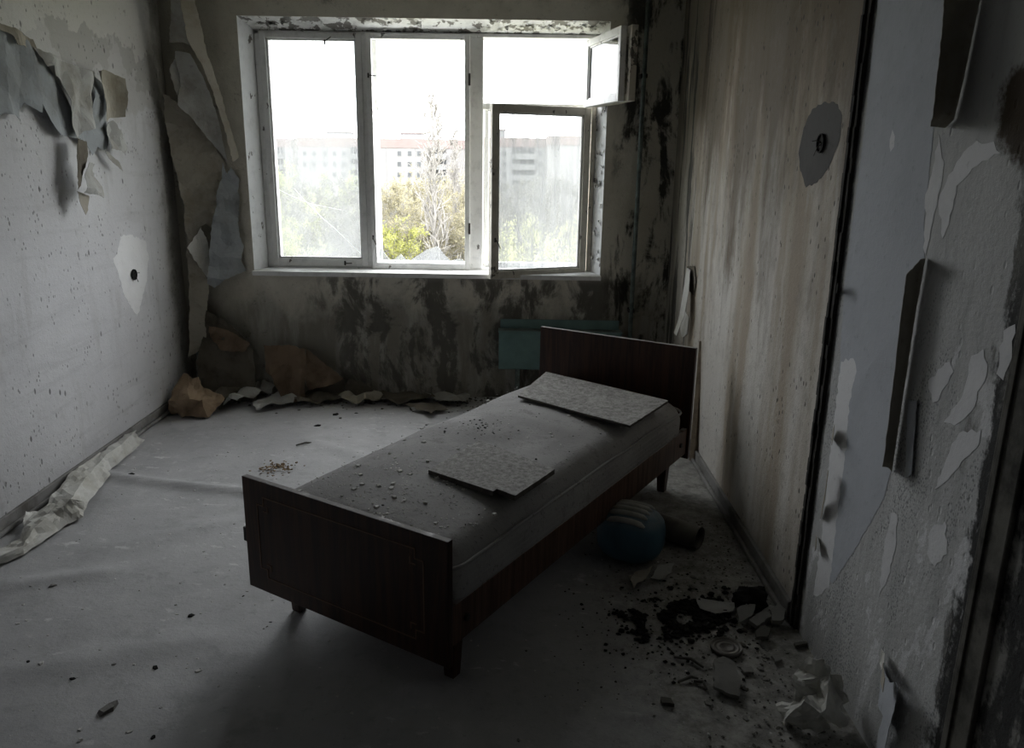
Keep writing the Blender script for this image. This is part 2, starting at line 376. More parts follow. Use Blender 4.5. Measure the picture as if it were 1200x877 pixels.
M['chip'] = mat_paper('grey_plaster_rubble', (.25, .245, .23), (.13, .12, .105), .6)
M['chip_dark'] = mat_paper('dark_dirty_rubble', (.13, .125, .11), (.07, .065, .055), .6)
M['ash'] = simple('black_charred_debris', (.014, .013, .011), .95, .5, 20)
M['grit'] = simple('pale_grit', (.56, .55, .53), .9, .35, 6)
M['leaf_dry'] = simple('dry_brown_leaves', (.22, .16, .10), .9, .4, 30)
M['bluep'] = simple('dull_blue_plastic', (.055, .12, .165), .5, .25, 5, ((.22, .24, .25), .5), .15, .4)
M['rib'] = simple('dusty_grey_ribs', (.42, .42, .39), .85, .2, 10)
M['tin'] = simple('grimy_tin', (.12, .11, .10), .55, .3, 9, ((.2, .19, .17), .6), .2, .4, .5)
M['batten'] = simple('bare_wood_batten', (.33, .27, .2), .8, .3, 10)

# ================================================================ ROOM SHELL
def struct(o, label, cat): return tag(o, label, cat, None, 'structure')
ridges = []
for (a, b, h, wd) in [((118, 556), (292, 578), .024, .035), ((0, 688), (125, 672), .012, .05), ((10, 790), (240, 748), .010, .07), ((120, 640), (270, 612), .007, .06), ((360, 515), (450, 545), .010, .05)]:
    ridges.append((onF(*a), onF(*b), h, wd))
def floor_z(x, y):
    z = .003*nz(x, y, 0, 2.2)-.002
    for p, q, h, wd in ridges:
        d = q-p; k = max(0., min(1., ((x-p.x)*d.x+(y-p.y)*d.y)/(d.x*d.x+d.y*d.y))); e = math.hypot(x-p.x-d.x*k, y-p.y-d.y*k+.03*nz(x, y, 3, 3))
        z += h*math.exp(-(e/wd)**2)*(1 if 0 < k < 1 else .85)
    return z
nx, ny = 124, 250; vs = []; fs = []
for j in range(ny+1):
    for i in range(nx+1):
        x = XL-.02+(XR-XL+.04)*i/nx; y = YF+(YB-YF)*j/ny; vs.append((x, y, floor_z(x, y)))
for j in range(ny):
    for i in range(nx): a = j*(nx+1)+i; fs.append((a, a+1, a+nx+2, a+nx+1))
o = MB().add(vs, fs).build('floor', M['floor'], None, 0, True); struct(o, 'dusty grey wrinkled linoleum floor', 'floor')
o = MB().box(XL-.15, XR+.15, YF-.1, YB+.3, ZC, ZC+.15).build('ceiling', M['ceil']); struct(o, 'flaking plaster ceiling above the room', 'ceiling')
o = MB().box(XL-.15, XL, YF-.1, YB+.3, -.15, ZC).build('wall_left', M['left']); struct(o, 'bare grey pitted plaster wall left of the window', 'wall')
wall_left = o
o = MB().box(XR, XR+.15, YF-.1, YB+.3, -.15, ZC).build('wall_right', M['right']); struct(o, 'water-stained concrete wall with peeling grey paint layers', 'wall')
wall_right = o
o = MB().box(XL-.15, XR+.15, YF-.15, YF, -.15, ZC).build('wall_front', M['front']); struct(o, 'plain rear wall facing the window', 'wall')
# back wall with a splayed opening
WL, WR, WB, WT = -1.642, .5455, .8155, 2.3025          # opening in the room face
IL, IR, IB, IT = -1.600, .500, .795, 2.250             # opening at the frame
Y1, Y2 = YB+.17, YB+.36
def ring(x0, x1, z0, z1, y): return [(x0, y, z0), (x1, y, z0), (x1, y, z1), (x0, y, z1)]
def bridge(a, b): return [(a+i, a+(i+1) % 4, b+(i+1) % 4, b+i) for i in range(4)]
vs = ring(XL-.15, XR+.15, -.15, ZC, YB)+ring(WL, WR, WB, WT, YB)+ring(IL, IR, IB, IT, Y1)+ring(IL, IR, IB, IT, Y2)+ring(XL-.15, XR+.15, -.15, ZC, Y2)
o = MB().add(vs, bridge(0, 4)+bridge(8, 12)+bridge(12, 16)+bridge(16, 0)).build('wall_back', M['back']); struct(o, 'mould-stained beige wall around the window', 'wall')
wall_back = o
for nm, idx, mt in [('reveal', 3, 'reveal'), ('reveal', 1, 'reveal'), ('lintel_soffit', 2, 'lintel')]:
    a, b = idx, (idx+1) % 4; r1 = ring(WL, WR, WB, WT, YB); r2 = ring(IL, IR, IB, IT, Y1+.01)
    MB().add([r1[a], r1[b], r2[b], r2[a]], [(0, 1, 2, 3)]).build(nm, M[mt], wall_back)
# flaked paint hanging from soffit and right reveal
mb = MB(); rn = random.Random(5)
def flake(p, n, t, sz):
    n = Vector(n); t = Vector(t); b = n.cross(t); k = rn.randint(5, 7); pts = []
    for i in range(k):
        a = 6.283*i/k; r = sz*rn.uniform(.5, 1.1); l = rn.uniform(.1, .9)*sz*.7
        pts.append(Vector(p)+t*math.cos(a)*r+b*math.sin(a)*r*.7+n*(l if math.cos(a) > 0 else .001))
    c = sum(pts, Vector())/k; pts.append(c); mb.add(pts, [(i, (i+1) % k, k) for i in range(k)])
    mb.add([q+n*.0015 for q in pts], [((i+1) % k, i, k) for i in range(k)])
for i in range(70):
    x = rn.uniform(WL+.1, WR-.02); y = rn.uniform(YB+.005, YB+.16); z = WT+(IT-WT)*(y-YB)/.17
    flake((x, y, z-.002), (0, 0, -1), (math.cos(i), math.sin(i), 0), rn.uniform(.008, .028))
mb.build('flaking_paint', M['lintel'], wall_back)['kind'] = 'stuff'
mb = MB()
for i in range(45):
    z = rn.uniform(WB+.05, 1.9); y = rn.uniform(YB+.005, YB+.16); x = WR+(IR-WR)*(y-YB)/.17
    flake((x-.002, y, z), (-1, 0, 0), (0, math.cos(i), math.sin(i)), rn.uniform(.008, .03))
mb.build('flaking_paint', M['lintel'], wall_back)['kind'] = 'stuff'
# sill board
o = MB().box(WL-.005, WR+.005, YB-.035, Y1+.02, WB-.032, WB-.002).build('trim_1', M['frame'], None, .004); struct(o, 'narrow chipped white window sill board', 'window sill')
# baseboards: plank plus quarter-round bead
for nm, x0, sg, y0, y1, lab in [('baseboard_left', XL, 1, YF, YB, 'grey painted baseboard under the left plaster wall'), ('baseboard_right', XR, -1, 2.44, YB, 'scuffed grey baseboard under the stained concrete wall')]:
    e = empty(nm, (x0, 0, 0)); struct(e, lab, 'baseboard')
    a, b = sorted((0, sg*.016)); MB().box(a, b, y0, y1, .0, .062).build('plank', M['baseboard'], e, .003)
    a, b = sorted((sg*.016, sg*.034)); MB().box(a, b, y0, y1, .0, .022).build('bead', M['baseboard'], e, .008)
# vertical strip (old door jamb edge) on the right wall
e = empty('trim_2', (XR, 2.40, 0)); struct(e, 'blackened vertical batten strip running up the right wall', 'trim')
for k, (a, b, pr) in enumerate([(-.028, -.012, .012), (-.006, .008, .018), (.013, .026, .010)]):
    mbx = MB(); n = 60
    for s_ in range(n):
        z0, z1 = ZC*s_/n, ZC*(s_+1)/n; q = rn.uniform(-.002, .002)
        mbx.box(-pr+q, .001, a+rn.uniform(-.0015, .0015), b+rn.uniform(-.0015, .0015), z0, z1)
    mbx.build('moulding', M['strip'], e)
e = empty('trim_3', (XR, 1.50, 0)); struct(e, 'dark mouldy door casing at the right edge', 'trim')
MB().box(-.012, 0, -.09, .0, 0, 2.2).build('casing_board', M['casing'], e, .004)
MB().box(-.017, -.012, -.03, -.018, 0, 2.2).build('moulding', M['casing'], e, .002)

# ================================================================ WINDOW
win = empty('window_1', (0, 0, 0)); struct(win, 'three-part white timber window with broken and open sashes', 'window')
FY0, FY1 = YB+.165, YB+.30
def bar(x0, x1, z0, z1, y0=FY0, y1=FY1, nm='frame', mt='frame', par=win): return MB().box(x0, x1, y0, y1, z0, z1).build(nm, M[mt], par, .004)
bar(IL, IL+.035, IB, IT); bar(IR-.03, IR, IB, IT, mt='frame_old'); bar(IL, IR, IT-.022, IT); bar(IL, IR, IB, IB+.028)
bar(-.965, -.915, IB+.028, IT-.022, nm='mullion'); bar(-.305, -.205, IB+.028, IT-.022, nm='mullion'); bar(-.205, IR-.03, 1.812, 1.852, FY0+.03, FY1, nm='transom')
def sash(name, w, h, bw, dp, mt, loc, rz, hinge, glass, lab=None, bb=None):
    """casement, local x from the hinge stile outward (hinge=+1 at x=0 growing -x), y depth, z up"""
    e = empty(name, loc, rz); e.parent = win; bb = bb or bw
    x0, x1 = (-w, 0) if hinge > 0 else (0, w)
    MB().box(x0, x0+bw, 0, dp, 0, h).build('stile', M[mt], e, .003); MB().box(x1-bw, x1, 0, dp, 0, h).build('stile', M[mt], e, .003)
    MB().box(x0+bw, x1-bw, 0, dp, h-bw, h).build('rail', M[mt], e, .003); MB().box(x0+bw, x1-bw, 0, dp, 0, bb).build('rail', M[mt], e, .003)
    if glass:
        b = .010; mb = MB()
        for a in ((x0+bw, x0+bw+b, bb, h-bw), (x1-bw-b, x1-bw, bb, h-bw), (x0+bw, x1-bw, h-bw-b, h-bw), (x0+bw, x1-bw, bb, bb+b)): mb.box(a[0], a[1], dp*.35, dp*.75, a[2], a[3])
        mb.build('putty_bead', M['frame'], e)
        MB().box(x0+bw, x1-bw, dp*.5, dp*.5+.004, bb, h-bw).build('pane', M[glass], e)
    return e
# left sash, shut, cracked dusty glass
s1 = sash('sash', .62, 1.418, .037, .05, 'frame', (-1.568, FY0-.008, .825), 0, -1, 'glass_dusty', bb=.047)
yg = FY0-.008+.022
def crack(L, r):
    p = [onY(u, v, yg)-Vector(s1.location) for u, v in L]; 
    mb = MB(); w_ = Vector((r, 0, r))
    for a, b in zip(p, p[1:]):
        n_ = Vector((-(b-a).z, 0, (b-a).x)).normalized()*r; mb.add([a-n_, a+n_, b+n_*.9, b-n_*.9], [(0, 1, 2, 3)])
    mb.build('crack', M['crack'], s1)
crack([(345, 221), (352, 229), (358, 236), (366, 243), (376, 254), (388, 264), (400, 275), (412, 287), (427, 301)], .0022)
crack([(326, 222), (340, 229), (352, 234), (372, 242)], .0014)
crack([(360, 238), (385, 243), (400, 246)], .0009)
# middle sash: glass knocked out, shards left in the bottom rail
s2 = sash('sash', .632, 1.442, .032, .045, 'frame', (-.918, FY0-.03, .797), 0, -1, None, bb=.058)
for L in [[(441, 306), (443, 300), (447, 289), (452, 298), (457, 304), (459, 307)], [(458, 307), (463, 302), (470, 297), (476, 304), (478, 307)],
          [(477, 307), (484, 302), (500, 292), (512, 288), (514, 289), (520, 297), (526, 303), (529, 306)], [(528, 306), (535, 303), (541, 303), (545, 306)]]:
    pl = [(p.x-s2.location.x, p.z-s2.location.z-.004) for p in (onY(u, v, FY0-.01) for u, v in L)]
    sheet('glass_shard', pl, lambda s, t, n: (s, .022+n, t), lambda s, t: 0., M['glass_dusty'], s2, thick=.004, grid=.05, jstep=.1, jamp=0)
# right lower casement, swung about 25 degrees into the room
s3 = sash('sash', .665, 1.035, .045, .045, 'frame_old', (.468, FY0-.01, .795), math.radians(24), 1, 'glass_streak', bb=.045)
# open upper vent sash: two coupled frames, swung past square
s4 = sash('vent_sash', .60, .385, .040, .035, 'frame', (.452, FY0-.02, 1.83), math.radians(103), 1, 'glass_clear', bb=.04)
s5 = sash('vent_sash', .60, .385, .040, .038, 'frame_old', (.508, FY0-.055, 1.83), math.radians(103), 1, None, bb=.04)
# outer row of sashes behind
for a in ((-1.565, -.95), (-.90, -.29), (-.20, .47)):
    e = empty('outer_sash', (a[0], FY1-.05, .815)); e.parent = win; wv = a[1]-a[0]; tp = 1.43 if a[0] < -.25 else 1.02
    for q in ((0, .028, 0, tp), (wv-.028, wv, 0, tp), (.028, wv-.028, tp-.03, tp), (.028, wv-.028, 0, .04)): MB().box(q[0], q[1], 0, .04, q[2], q[3]).build('rail' if q[1]-q[0] > .1 else 'stile', M['frame'], e, .003)
# catches
def catch(par, x, y, z, ang):
    mb = MB(); mb.box(-.005, .005, -.004, .0, -.014, .014, Matrix.Translation((x, y, z)))
    d = Vector((math.cos(ang), -.35, math.sin(ang))).normalized(); p = Vector((x, y-.006, z))
    mb.tube([p, p+Vector((0, -.015, 0)), p+Vector((0, -.018, 0))+d*.055], [.0035, .0035, .003], 6); mb.build('handle', M['iron'], par)
catch(s2, .012, 0, 1.20, -.1); catch(s2, .012, 0, .22, -1.0); catch(s3, -.64, 0, .24, -1.2); catch(s1, .47, 0, .022, .1); catch(s1, .40, 0, 1.36, .5)
for z in (.25, 1.15):
    MB().tube([(0, 0, 0), (0, 0, .07)], .007, 8).build('hinge', M['iron'], s2).location = (.63, -.004, z)

# ================================================================ BED
BA = -.5582; BW, BL = .825, 1.90; BX, BY = -.5098, 2.172
bed = empty('bed_frame', (BX, BY, 0), BA)
tag(bed, 'single bed frame with dark mahogany headboard and footboard', 'bed')
def bedw(x, y, z): return Vector((BX, BY, 0))+Matrix.Rotation(BA, 3, 'Z')@Vector((x, y, z))
def bedl(p): return Matrix.Rotation(-BA, 3, 'Z')@(Vector(p)-Vector((BX, BY, 0)))
hw = BW/2
fb = MB().box(-hw, hw, -.011, .011, .130, .522).build('footboard', M['wood'], bed, .002)
hb = MB().box(-hw, hw, BL-.011, BL+.011, .15, .692).build('headboard', M['wood'], bed, .002)
for par, yf, z0, z1 in ((fb, -.0125, .185, .470),):
    mb = MB(); x0, x1 = -hw+.065, hw-.085; q = .0022; c = .03
    def ln(a, b, z, v): mb.box(a-q, b+q, yf, yf+.002, z-q, v+q)
    ln(x0+c, x1-c, z1, z1); ln(x0+c, x1-c, z0, z0); ln(x0, x0, z0+c, z1-c); ln(x1, x1, z0+c, z1-c)
    for sx, X0 in ((1, x0), (-1, x1)):
        for sz, Z0 in ((1, z0), (-1, z1)):
            a, b = sorted((X0, X0+sx*c)); ln(a, b, Z0+sz*c, Z0+sz*c); a, b = sorted((Z0, Z0+sz*c)); ln(X0+sx*c, X0+sx*c, a, b)
            a, b = sorted((X0+sx*c, X0+sx*c*1.6)); ln(a, b, Z0+sz*c*1.6, Z0+sz*c*1.6); a, b = sorted((Z0+sz*c, Z0+sz*c*1.6)); ln(X0+sx*c*1.6, X0+sx*c*1.6, a, b)
    mb.build('inlay', M['inlay'], par)
for sx in (-1, 1):
    a, b = sorted((sx*(hw-.012), sx*(hw-.036)))
    r_ = MB().box(a, b, .011, BL-.011, .175, .302).build('side_rail', M['wood_rail'], bed, .003)
    for yy in (.09, BL-.09):
        MB().tube([(sx*(hw-.012), yy, .24), (sx*(hw-.004), yy, .24)], .011, 10).build('bolt', M['iron'], r_)
    for yy, zt in ((.12, .19), (BL-.10, .20)):
        x = sx*(hw-.085); mb = MB()
        mb.add([(x+i*wd, yy+j*wd, z) for z, wd in ((0., .018), (zt, .027)) for i, j in ((-1, -1), (1, -1), (1, 1), (-1, 1))], [(3, 2, 1, 0), (4, 5, 6, 7)]+[(i, (i+1) % 4, 4+(i+1) % 4, 4+i) for i in range(4)])
        mb.build('leg', M['wood'], bed, .003)
for yy in (.12, BL-.10): MB().box(-hw+.036, hw-.036, yy-.02, yy+.02, .175, .215).build('cross_rail', M['wood_rail'], bed, .003)
for k in range(9):
    yy = .2+k*.19; MB().box(-hw+.036, hw-.036, yy-.03, yy+.03, .200, .216).build('slat', M['wood_rail'], bed, .002)
MB().box(-.03, .0, -.018, .018, .28, .33).build('bracket', M['iron'], bed, .002).location = (-hw, .02, 0)
# mattress
def rbox(sx, sy, sz, r, nx_, ny_, nz_):
    idx = {}; V = []; Fc = []
    def vid(i, j, k):
        key = (i, j, k)
        if key not in idx:
            p = [(-1+2*i/nx_)*sx, (-1+2*j/ny_)*sy, (-1+2*k/nz_)*sz]; inn = [max(-s+r, min(s-r, c)) for c, s in zip(p, (sx, sy, sz))]
            d = [a-b for a, b in zip(p, inn)]; L = math.sqrt(sum(c*c for c in d)) or 1
            idx[key] = len(V); V.append([a+c/L*r for a, c in zip(inn, d)] if L else p)
        return idx[key]
    for i in range(nx_):
        for j in range(ny_): Fc.append((vid(i, j, nz_), vid(i+1, j, nz_), vid(i+1, j+1, nz_), vid(i, j+1, nz_))); Fc.append((vid(i, j, 0), vid(i, j+1, 0), vid(i+1, j+1, 0), vid(i+1, j, 0)))
    for i in range(nx_):
        for k in range(nz_): Fc.append((vid(i, 0, k), vid(i+1, 0, k), vid(i+1, 0, k+1), vid(i, 0, k+1))); Fc.append((vid(i, ny_, k), vid(i, ny_, k+1), vid(i+1, ny_, k+1), vid(i+1, ny_, k)))
    for j in range(ny_):
        for k in range(nz_): Fc.append((vid(0, j, k), vid(0, j, k+1), vid(0, j+1, k+1), vid(0, j+1, k))); Fc.append((vid(nx_, j, k), vid(nx_, j+1, k), vid(nx_, j+1, k+1), vid(nx_, j, k+1)))
    return V, Fc
MZ0, MZ1 = .216, .452
msx, msy, msz = .388, .925, (MZ1-MZ0)/2
def mat_def(p):
    x, y, z = p; a, b = x/msx, y/msy; k = (z+msz)/(2*msz)
    z += k*(.034*(1-a*a)*(1-.75*b**6)-.010*b*b+.010*nz(x, y, 1, 3)-.016*math.exp(-((a-.05)**2/.25+(b+.18)**2/.05)))
    x += .006*nz(y*3, z*8, 2)+.010*math.copysign(1, a)*(abs(a)**6)*math.sin(math.pi*k)
    return (x, y, z)
V, Fc = rbox(msx, msy, msz, .088, 34, 76, 14); V = [mat_def(p) for p in V]
mt_e = empty('mattress', bedw(0, .945, (MZ0+MZ1)/2), BA); tag(mt_e, 'dusty grey sagging mattress lying on the bed frame', 'mattress')
MB().add(V, Fc).build('ticking', M['mattress'], mt_e, 0, True)
for zz in (msz-.045, -msz+.045):
    P = []; R0 = .075; off = .0
    for (cx, cy, a0) in ((1, 1, 0), (-1, 1, 90), (-1, -1, 180), (1, -1, 270)):
        for d in range(0, 91, 15):
            an = math.radians(a0+d); P.append((cx*(msx-R0)+R0*math.cos(an), cy*(msy-R0)+R0*math.sin(an)))
    Q = []
    for i in range(len(P)):
        a, b = Vector(P[i]), Vector(P[(i+1) % len(P)]); k = max(1, int((b-a).length/.06))
        for j in range(k): c = a+(b-a)*(j/k); Q.append(mat_def((c.x*.995, c.y*.998, zz)))
    Q.append(Q[0]); MB().tube(Q, .0055, 6, False).build('piping', M['mattress'], mt_e, 0, True)
def mat_top(x, y):   # height of the mattress top at bed-frame coordinates
    p = mat_def((x, y-.945, msz)); return (MZ0+MZ1)/2+p[2]
# boards lying on the mattress
def board(px, z, th, label, seed):
    pts = [onF(u, v, z) for u, v in px]; c = sum(pts, Vector())/len(pts)
    ol = [(p.x-c.x, p.y-c.y) for p in pts]
    o = sheet('fibreboard_panel', ol, lambda s, t, n: (s, t, n), lambda s, t: .0015*nz(s, t, seed, 4), M['board'], None, thick=th, grid=.05, jstep=.02, jamp=.0012, seed=seed)
    o.location = (c.x, c.y, z); return tag(o, label, 'board')
board([(607, 466), (640, 438), (783, 472), (738, 502)], .492, .010, 'large rectangular dusty board lying by the headboard', 3)
board([(502, 551), (561, 516), (650, 550), (604, 581), (582, 573), (578, 576)], .496, .018, 'smaller notched dusty board lying mid-mattress', 4)
# crumbs on the mattress
mb = MB(); rn = random.Random(11)
def crumb(mb, p, s):
    k = rn.randint(4, 6); a0 = rn.random()*6; h = s*rn.uniform(.25, .6)
    b = [Vector(p)+Vector((math.cos(a0+6.283*i/k)*s*rn.uniform(.6, 1.2), math.sin(a0+6.283*i/k)*s*rn.uniform(.6, 1.2), 0)) for i in range(k)]
    t_ = [q*.35+Vector(p)*.65+Vector((q-Vector(p))*.35)+Vector((0, 0, h*rn.uniform(.6, 1.2))) for q in b]
    mb.add(b+t_, [tuple(reversed(range(k))), tuple(range(k, 2*k))]+[(i, (i+1) % k, k+(i+1) % k, k+i) for i in range(k)])
for i in range(1100):
    if i < 700: x, y = rn.gauss(-.02, .19), abs(rn.gauss(.22, .16))+.06
    else: x, y = rn.uniform(-.37, .37), rn.uniform(.05, 1.8)
    if abs(x) > .36: continue
    crumb(mb, bedw(x, y, mat_top(x, y)-.001), rn.choice((.002, .003, .004, .005))*(2.4 if rn.random() < .10 else 1))
tag(mb.build('plaster_crumbs', M['grit']), 'scatter of pale plaster crumbs on the mattress near the footboard', 'debris', None, 'stuff')
mb = MB()
for i in range(90):
    x, y = (rn.gauss(-.12, .05), rn.gauss(.93, .05)) if i < 45 else (rn.uniform(-.36, .36), rn.uniform(.05, 1.8))
    crumb(mb, bedw(x, y, mat_top(x, y)-.001), rn.uniform(.003, .007))
tag(mb.build('black_crumbs', M['ash']), 'black crumbs on the mattress behind the notched board', 'debris', None, 'stuff')

# ================================================================ RADIATOR AND PIPES
rad = empty('radiator', (0, YB, 0)); tag(rad, 'teal painted convector radiator on the wall under the window', 'radiator')
MB().box(-.088, .69, -.10, -.004, .215, .455).build('casing', M['teal'], rad, .006)
MB().box(-.092, .694, -.105, -.004, .455, .466).build('top_lip', M['teal'], rad, .002)
MB().box(-.06, .66, -.085, -.02, .4665, .4675).build('grille', M['pipe'], rad)
MB().box(-.08, .68, -.012, -.001, .466, .525).build('back_plate', M['teal'], rad, .002)
for x in (.02, .58): MB().box(x, x+.03, -.08, -.004, .0, .215).build('foot', M['pipe'], rad, .003)
pp = empty('heating_pipe', (.748, YB-.055, 0)); tag(pp, 'old painted heating riser pipe between window and right corner', 'pipe')
MB().tube([(0, 0, 0), (0, 0, ZC)], .0135, 12).build('riser', M['pipe'], pp, 0, True)
MB().tube([(0, 0, .40), (-.03, 0, .40), (-.075, 0, .40)], .011, 10).build('branch', M['pipe'], pp, 0, True)
for z in (.6, 2.0): MB().box(-.02, .02, -.008, .054, z-.012, z+.012).build('clip', M['iron'], pp, .003)

# ================================================================ LEFT WALL: socket, plaster patch, hanging wallpaper
sheet('plaster_patch', pxL([(141, 277), (152, 275), (170, 282), (174, 300), (172, 330), (166, 352), (161, 371), (155, 362), (145, 345), (138, 320), (132, 303), (137, 298)]), fL, lambda s, t: .0005, M['plaster_white'], wall_left, thick=.0003, grid=.05, jamp=.007)
def socket(name, c, nrm, label, r):
    e = empty(name, c); tag(e, label, 'socket'); sx = nrm
    Mx = Matrix.Rotation(math.pi/2*sx, 4, 'Y')
    MB().lathe([(r, .0), (r, .006), (r*.86, .006), (r*.84, .0012), (.0, .0012)], 20, Mx).build('mounting_box', M['hole'], e)
    for k in range(3):
        a = 2.1*k+.6; MB().tube([(0, 0, 0), (sx*.012, math.cos(a)*r*.5, math.sin(a)*r*.5), (sx*.02, math.cos(a)*r*1.1, math.sin(a)*r*1.0-.01)], .0018, 5).build('wire', M['wire'], e)
    return e
p = onX(156, 322, XL); socket('gutted_socket', (XL+.004, p.y, p.z), 1, 'gutted electrical socket in a white plaster patch', .030)
p = onX(964, 168, XR); socket('torn_out_socket', (XR-.004, p.y, p.z), -1, 'torn-out electrical socket in a dark plaster oval', .030)
sheet('plaster_patch', pxR([(938, 200), (936, 180), (942, 150), (952, 128), (968, 119), (982, 122), (987, 135), (984, 165), (972, 195), (958, 214), (945, 220)]), fR, lambda s, t: .0005, M['plaster_dark'], wall_right, thick=.0003, grid=.05, jamp=.004)

tw = empty('torn_wallpaper', (XL, 4.1, 1.7)); tag(tw, 'torn wallpaper hanging in curled flaps from the left wall', 'wallpaper')
def wflap(px, n0, zt, k, mt, seed, bow=0., par=None, cr=.01):
    """flap on the left wall: stands n0 off the plaster at height zt, leaning out k per metre below it"""
    ol = [(p.y, p.z) for p in (onX(u, v, XL+n0) for u, v in px)]; ss = [q[0] for q in ol]; sm = (min(ss)+max(ss))/2; cf = crump(seed, cr*1.3, 3.6, 3)
    par = par or tw; L = par.location
    return sheet('paper_flap', ol, lambda s, t, n: (XL+n-L.x, s-L.y, t-L.z), lambda s, t: max(.002, n0+k*max(0, zt-t)+bow*((s-sm)*6)**2+cf(s, t)), M[mt], par, thick=.0012, seed=seed, grid=.02)
wflap([(-110, 10), (-60, 12), (-6, 28), (18, 36), (40, 60), (52, 80), (66, 105), (76, 130), (84, 162), (72, 160), (62, 158), (50, 140), (40, 122), (39, 132), (30, 126), (22, 120), (16, 140), (8, 134), (-6, 132), (-30, 150), (-48, 128), (-70, 132), (-96, 96)], .012, 2.0, .03, 'paper_blue', 1, .0, cr=.02)
wflap([(-108, 4), (-60, 8), (-4, 26), (14, 34), (36, 46), (40, 58), (36, 62), (26, 54), (14, 52), (10, 42), (-4, 34), (-60, 22), (-100, 20)], .035, 2.0, .0, 'paper_beige', 9, .0, cr=.02)
wflap([(37, 56), (54, 64), (70, 72), (86, 78), (104, 84), (101, 110), (102, 150), (92, 153), (83, 162), (78, 140), (70, 106), (66, 94), (58, 88), (54, 76), (48, 78)], .040, 2.0, .03, 'paper_grey', 2, .0, cr=.03)
wflap([(102, 84), (114, 96), (121, 118), (119, 150), (118, 178), (108, 172), (104, 182), (98, 172), (84, 160), (92, 154), (102, 151)], .010, 1.9, .02, 'paper_blue', 3, .0, cr=.02)
wflap([(104, 83), (119, 82), (131, 92), (133, 112), (135, 137), (126, 138), (121, 143), (120, 128), (116, 106)], .045, 1.95, .02, 'paper_beige', 4, .10, cr=.02)
wflap([(118, 150), (125, 141), (134, 155), (143, 172), (141, 180), (132, 176), (121, 174)], .030, 1.8, .02, 'paper_grey', 5, .0, cr=.03)
wflap([(119, 175), (127, 182), (134, 190), (139, 201), (131, 194), (124, 186)], .025, 1.7, .05, 'paper_grey', 6)
wflap([(84, 162), (97, 166), (99, 180), (95, 196), (88, 212), (82, 222), (84, 196)], .045, 1.7, .02, 'paper_dark', 7, .0, cr=.03)
wflap([(94, 198), (98, 190), (106, 192), (104, 200), (113, 219), (110, 232), (100, 228), (90, 226)], .055, 1.65, .02, 'paper_grey', 8, .0, cr=.03)
wflap([(86, 224), (100, 230), (98, 246), (95, 252), (90, 240)], .05, 1.5, .05, 'paper_beige', 10, .0)

# hanging paper in the far left corner
hc = empty('hanging_wallpaper_strip', (-2.0, YB, 1.2)); tag(hc, 'long brown and blue wallpaper strip peeling beside the window', 'wallpaper')
def bflap(px, n0, zt, k, mt, seed, bow=0., par=hc, cr=.025, nm='paper_flap', fq=5, slope=0.):
    ol = pxB(px, YB-n0); ss = [q[0] for q in ol]; sm = (min(ss)+max(ss))/2; cf = crump(seed, cr, fq); L = par.location
    return sheet(nm, ol, lambda s, t, n: (max(XL+.003, s)-L.x, YB-n-L.y, t-L.z), lambda s, t: max(.003, n0+k*(zt-t)+bow*((s-sm)*5)**2+cf(s, t)+slope*(sm-s)), M[mt], par, thick=.0013, seed=seed, grid=.025)
bflap([(204, -6), (220, -6), (222, 30), (234, 54), (228, 56), (216, 50), (203, 51)], .07, 2.5, .0, 'paper_grey', 21, .0, slope=.5)
bflap([(219, -6), (231, -6), (243, 60), (256, 110), (273, 184), (268, 190), (260, 150), (248, 104), (240, 76), (228, 50)], .12, 2.4, .0, 'paper_beige', 22, .0, slope=1.2, cr=.01)
bflap([(212, 62), (226, 64), (238, 90), (250, 130), (262, 190), (250, 172), (228, 138), (216, 124), (218, 100)], .09, 2.3, .0, 'paper_grey', 23, .0, slope=.8)
bflap([(203, 82), (207, 70), (219, 76), (216, 98), (210, 113)], .13, 2.2, .0, 'paper_pale', 24, .0, slope=.8)
bflap([(198, 110), (216, 124), (230, 140), (250, 172), (262, 192), (258, 225), (251, 268), (243, 262), (236, 266), (232, 285), (240, 310), (247, 332), (245, 370), (246, 415), (238, 408), (229, 414), (228, 340), (221, 240), (204, 160)], .05, 2.0, .01, 'paper_beige', 25, .0, slope=.5, cr=.03)
bflap([(262, 190), (266, 204), (270, 196), (279, 210), (277, 224), (280, 232), (278, 262), (284, 290), (282, 306), (287, 318), (268, 326), (256, 336), (250, 330), (252, 270)], .04, 1.6, .01, 'paper_blue', 26, .0, slope=.6, cr=.04)
bflap([(236, 266), (225, 289), (238, 318), (247, 334), (247, 312), (242, 285)], .10, 1.3, .0, 'paper_pale', 27, .0, slope=1.)
bflap([(230, 412), (244, 414), (246, 440), (240, 448), (232, 440)], .05, .6, .0, 'paper_grey', 28)

# sagging paper low in the far left corner
lw = empty('sagging_wallpaper', (-1.6, YB, 0)); tag(lw, 'damp brown wallpaper sagging off the lower wall below the window', 'wallpaper')
bflap([(245, 362), (270, 374), (292, 396), (303, 406), (304, 440), (308, 466), (262, 468), (246, 462), (240, 420)], .05, .45, .12, 'paper_dark', 31, .05, lw, .07, fq=4)
bflap([(249, 380), (268, 384), (296, 400), (290, 410), (262, 408), (252, 398)], .11, .45, .05, 'paper_damp', 36, .05, lw, .05, fq=4)
bflap([(312, 402), (338, 403), (361, 406), (362, 430), (363, 458), (352, 466), (336, 462), (328, 448), (324, 436), (316, 432)], .06, .42, .14, 'paper_damp', 32, .0, lw, .06, fq=4)
bflap([(360, 406), (384, 422), (406, 440), (396, 445), (368, 452), (364, 448), (362, 430)], .05, .42, .22, 'paper_damp', 33, .0, lw, .05, fq=4)
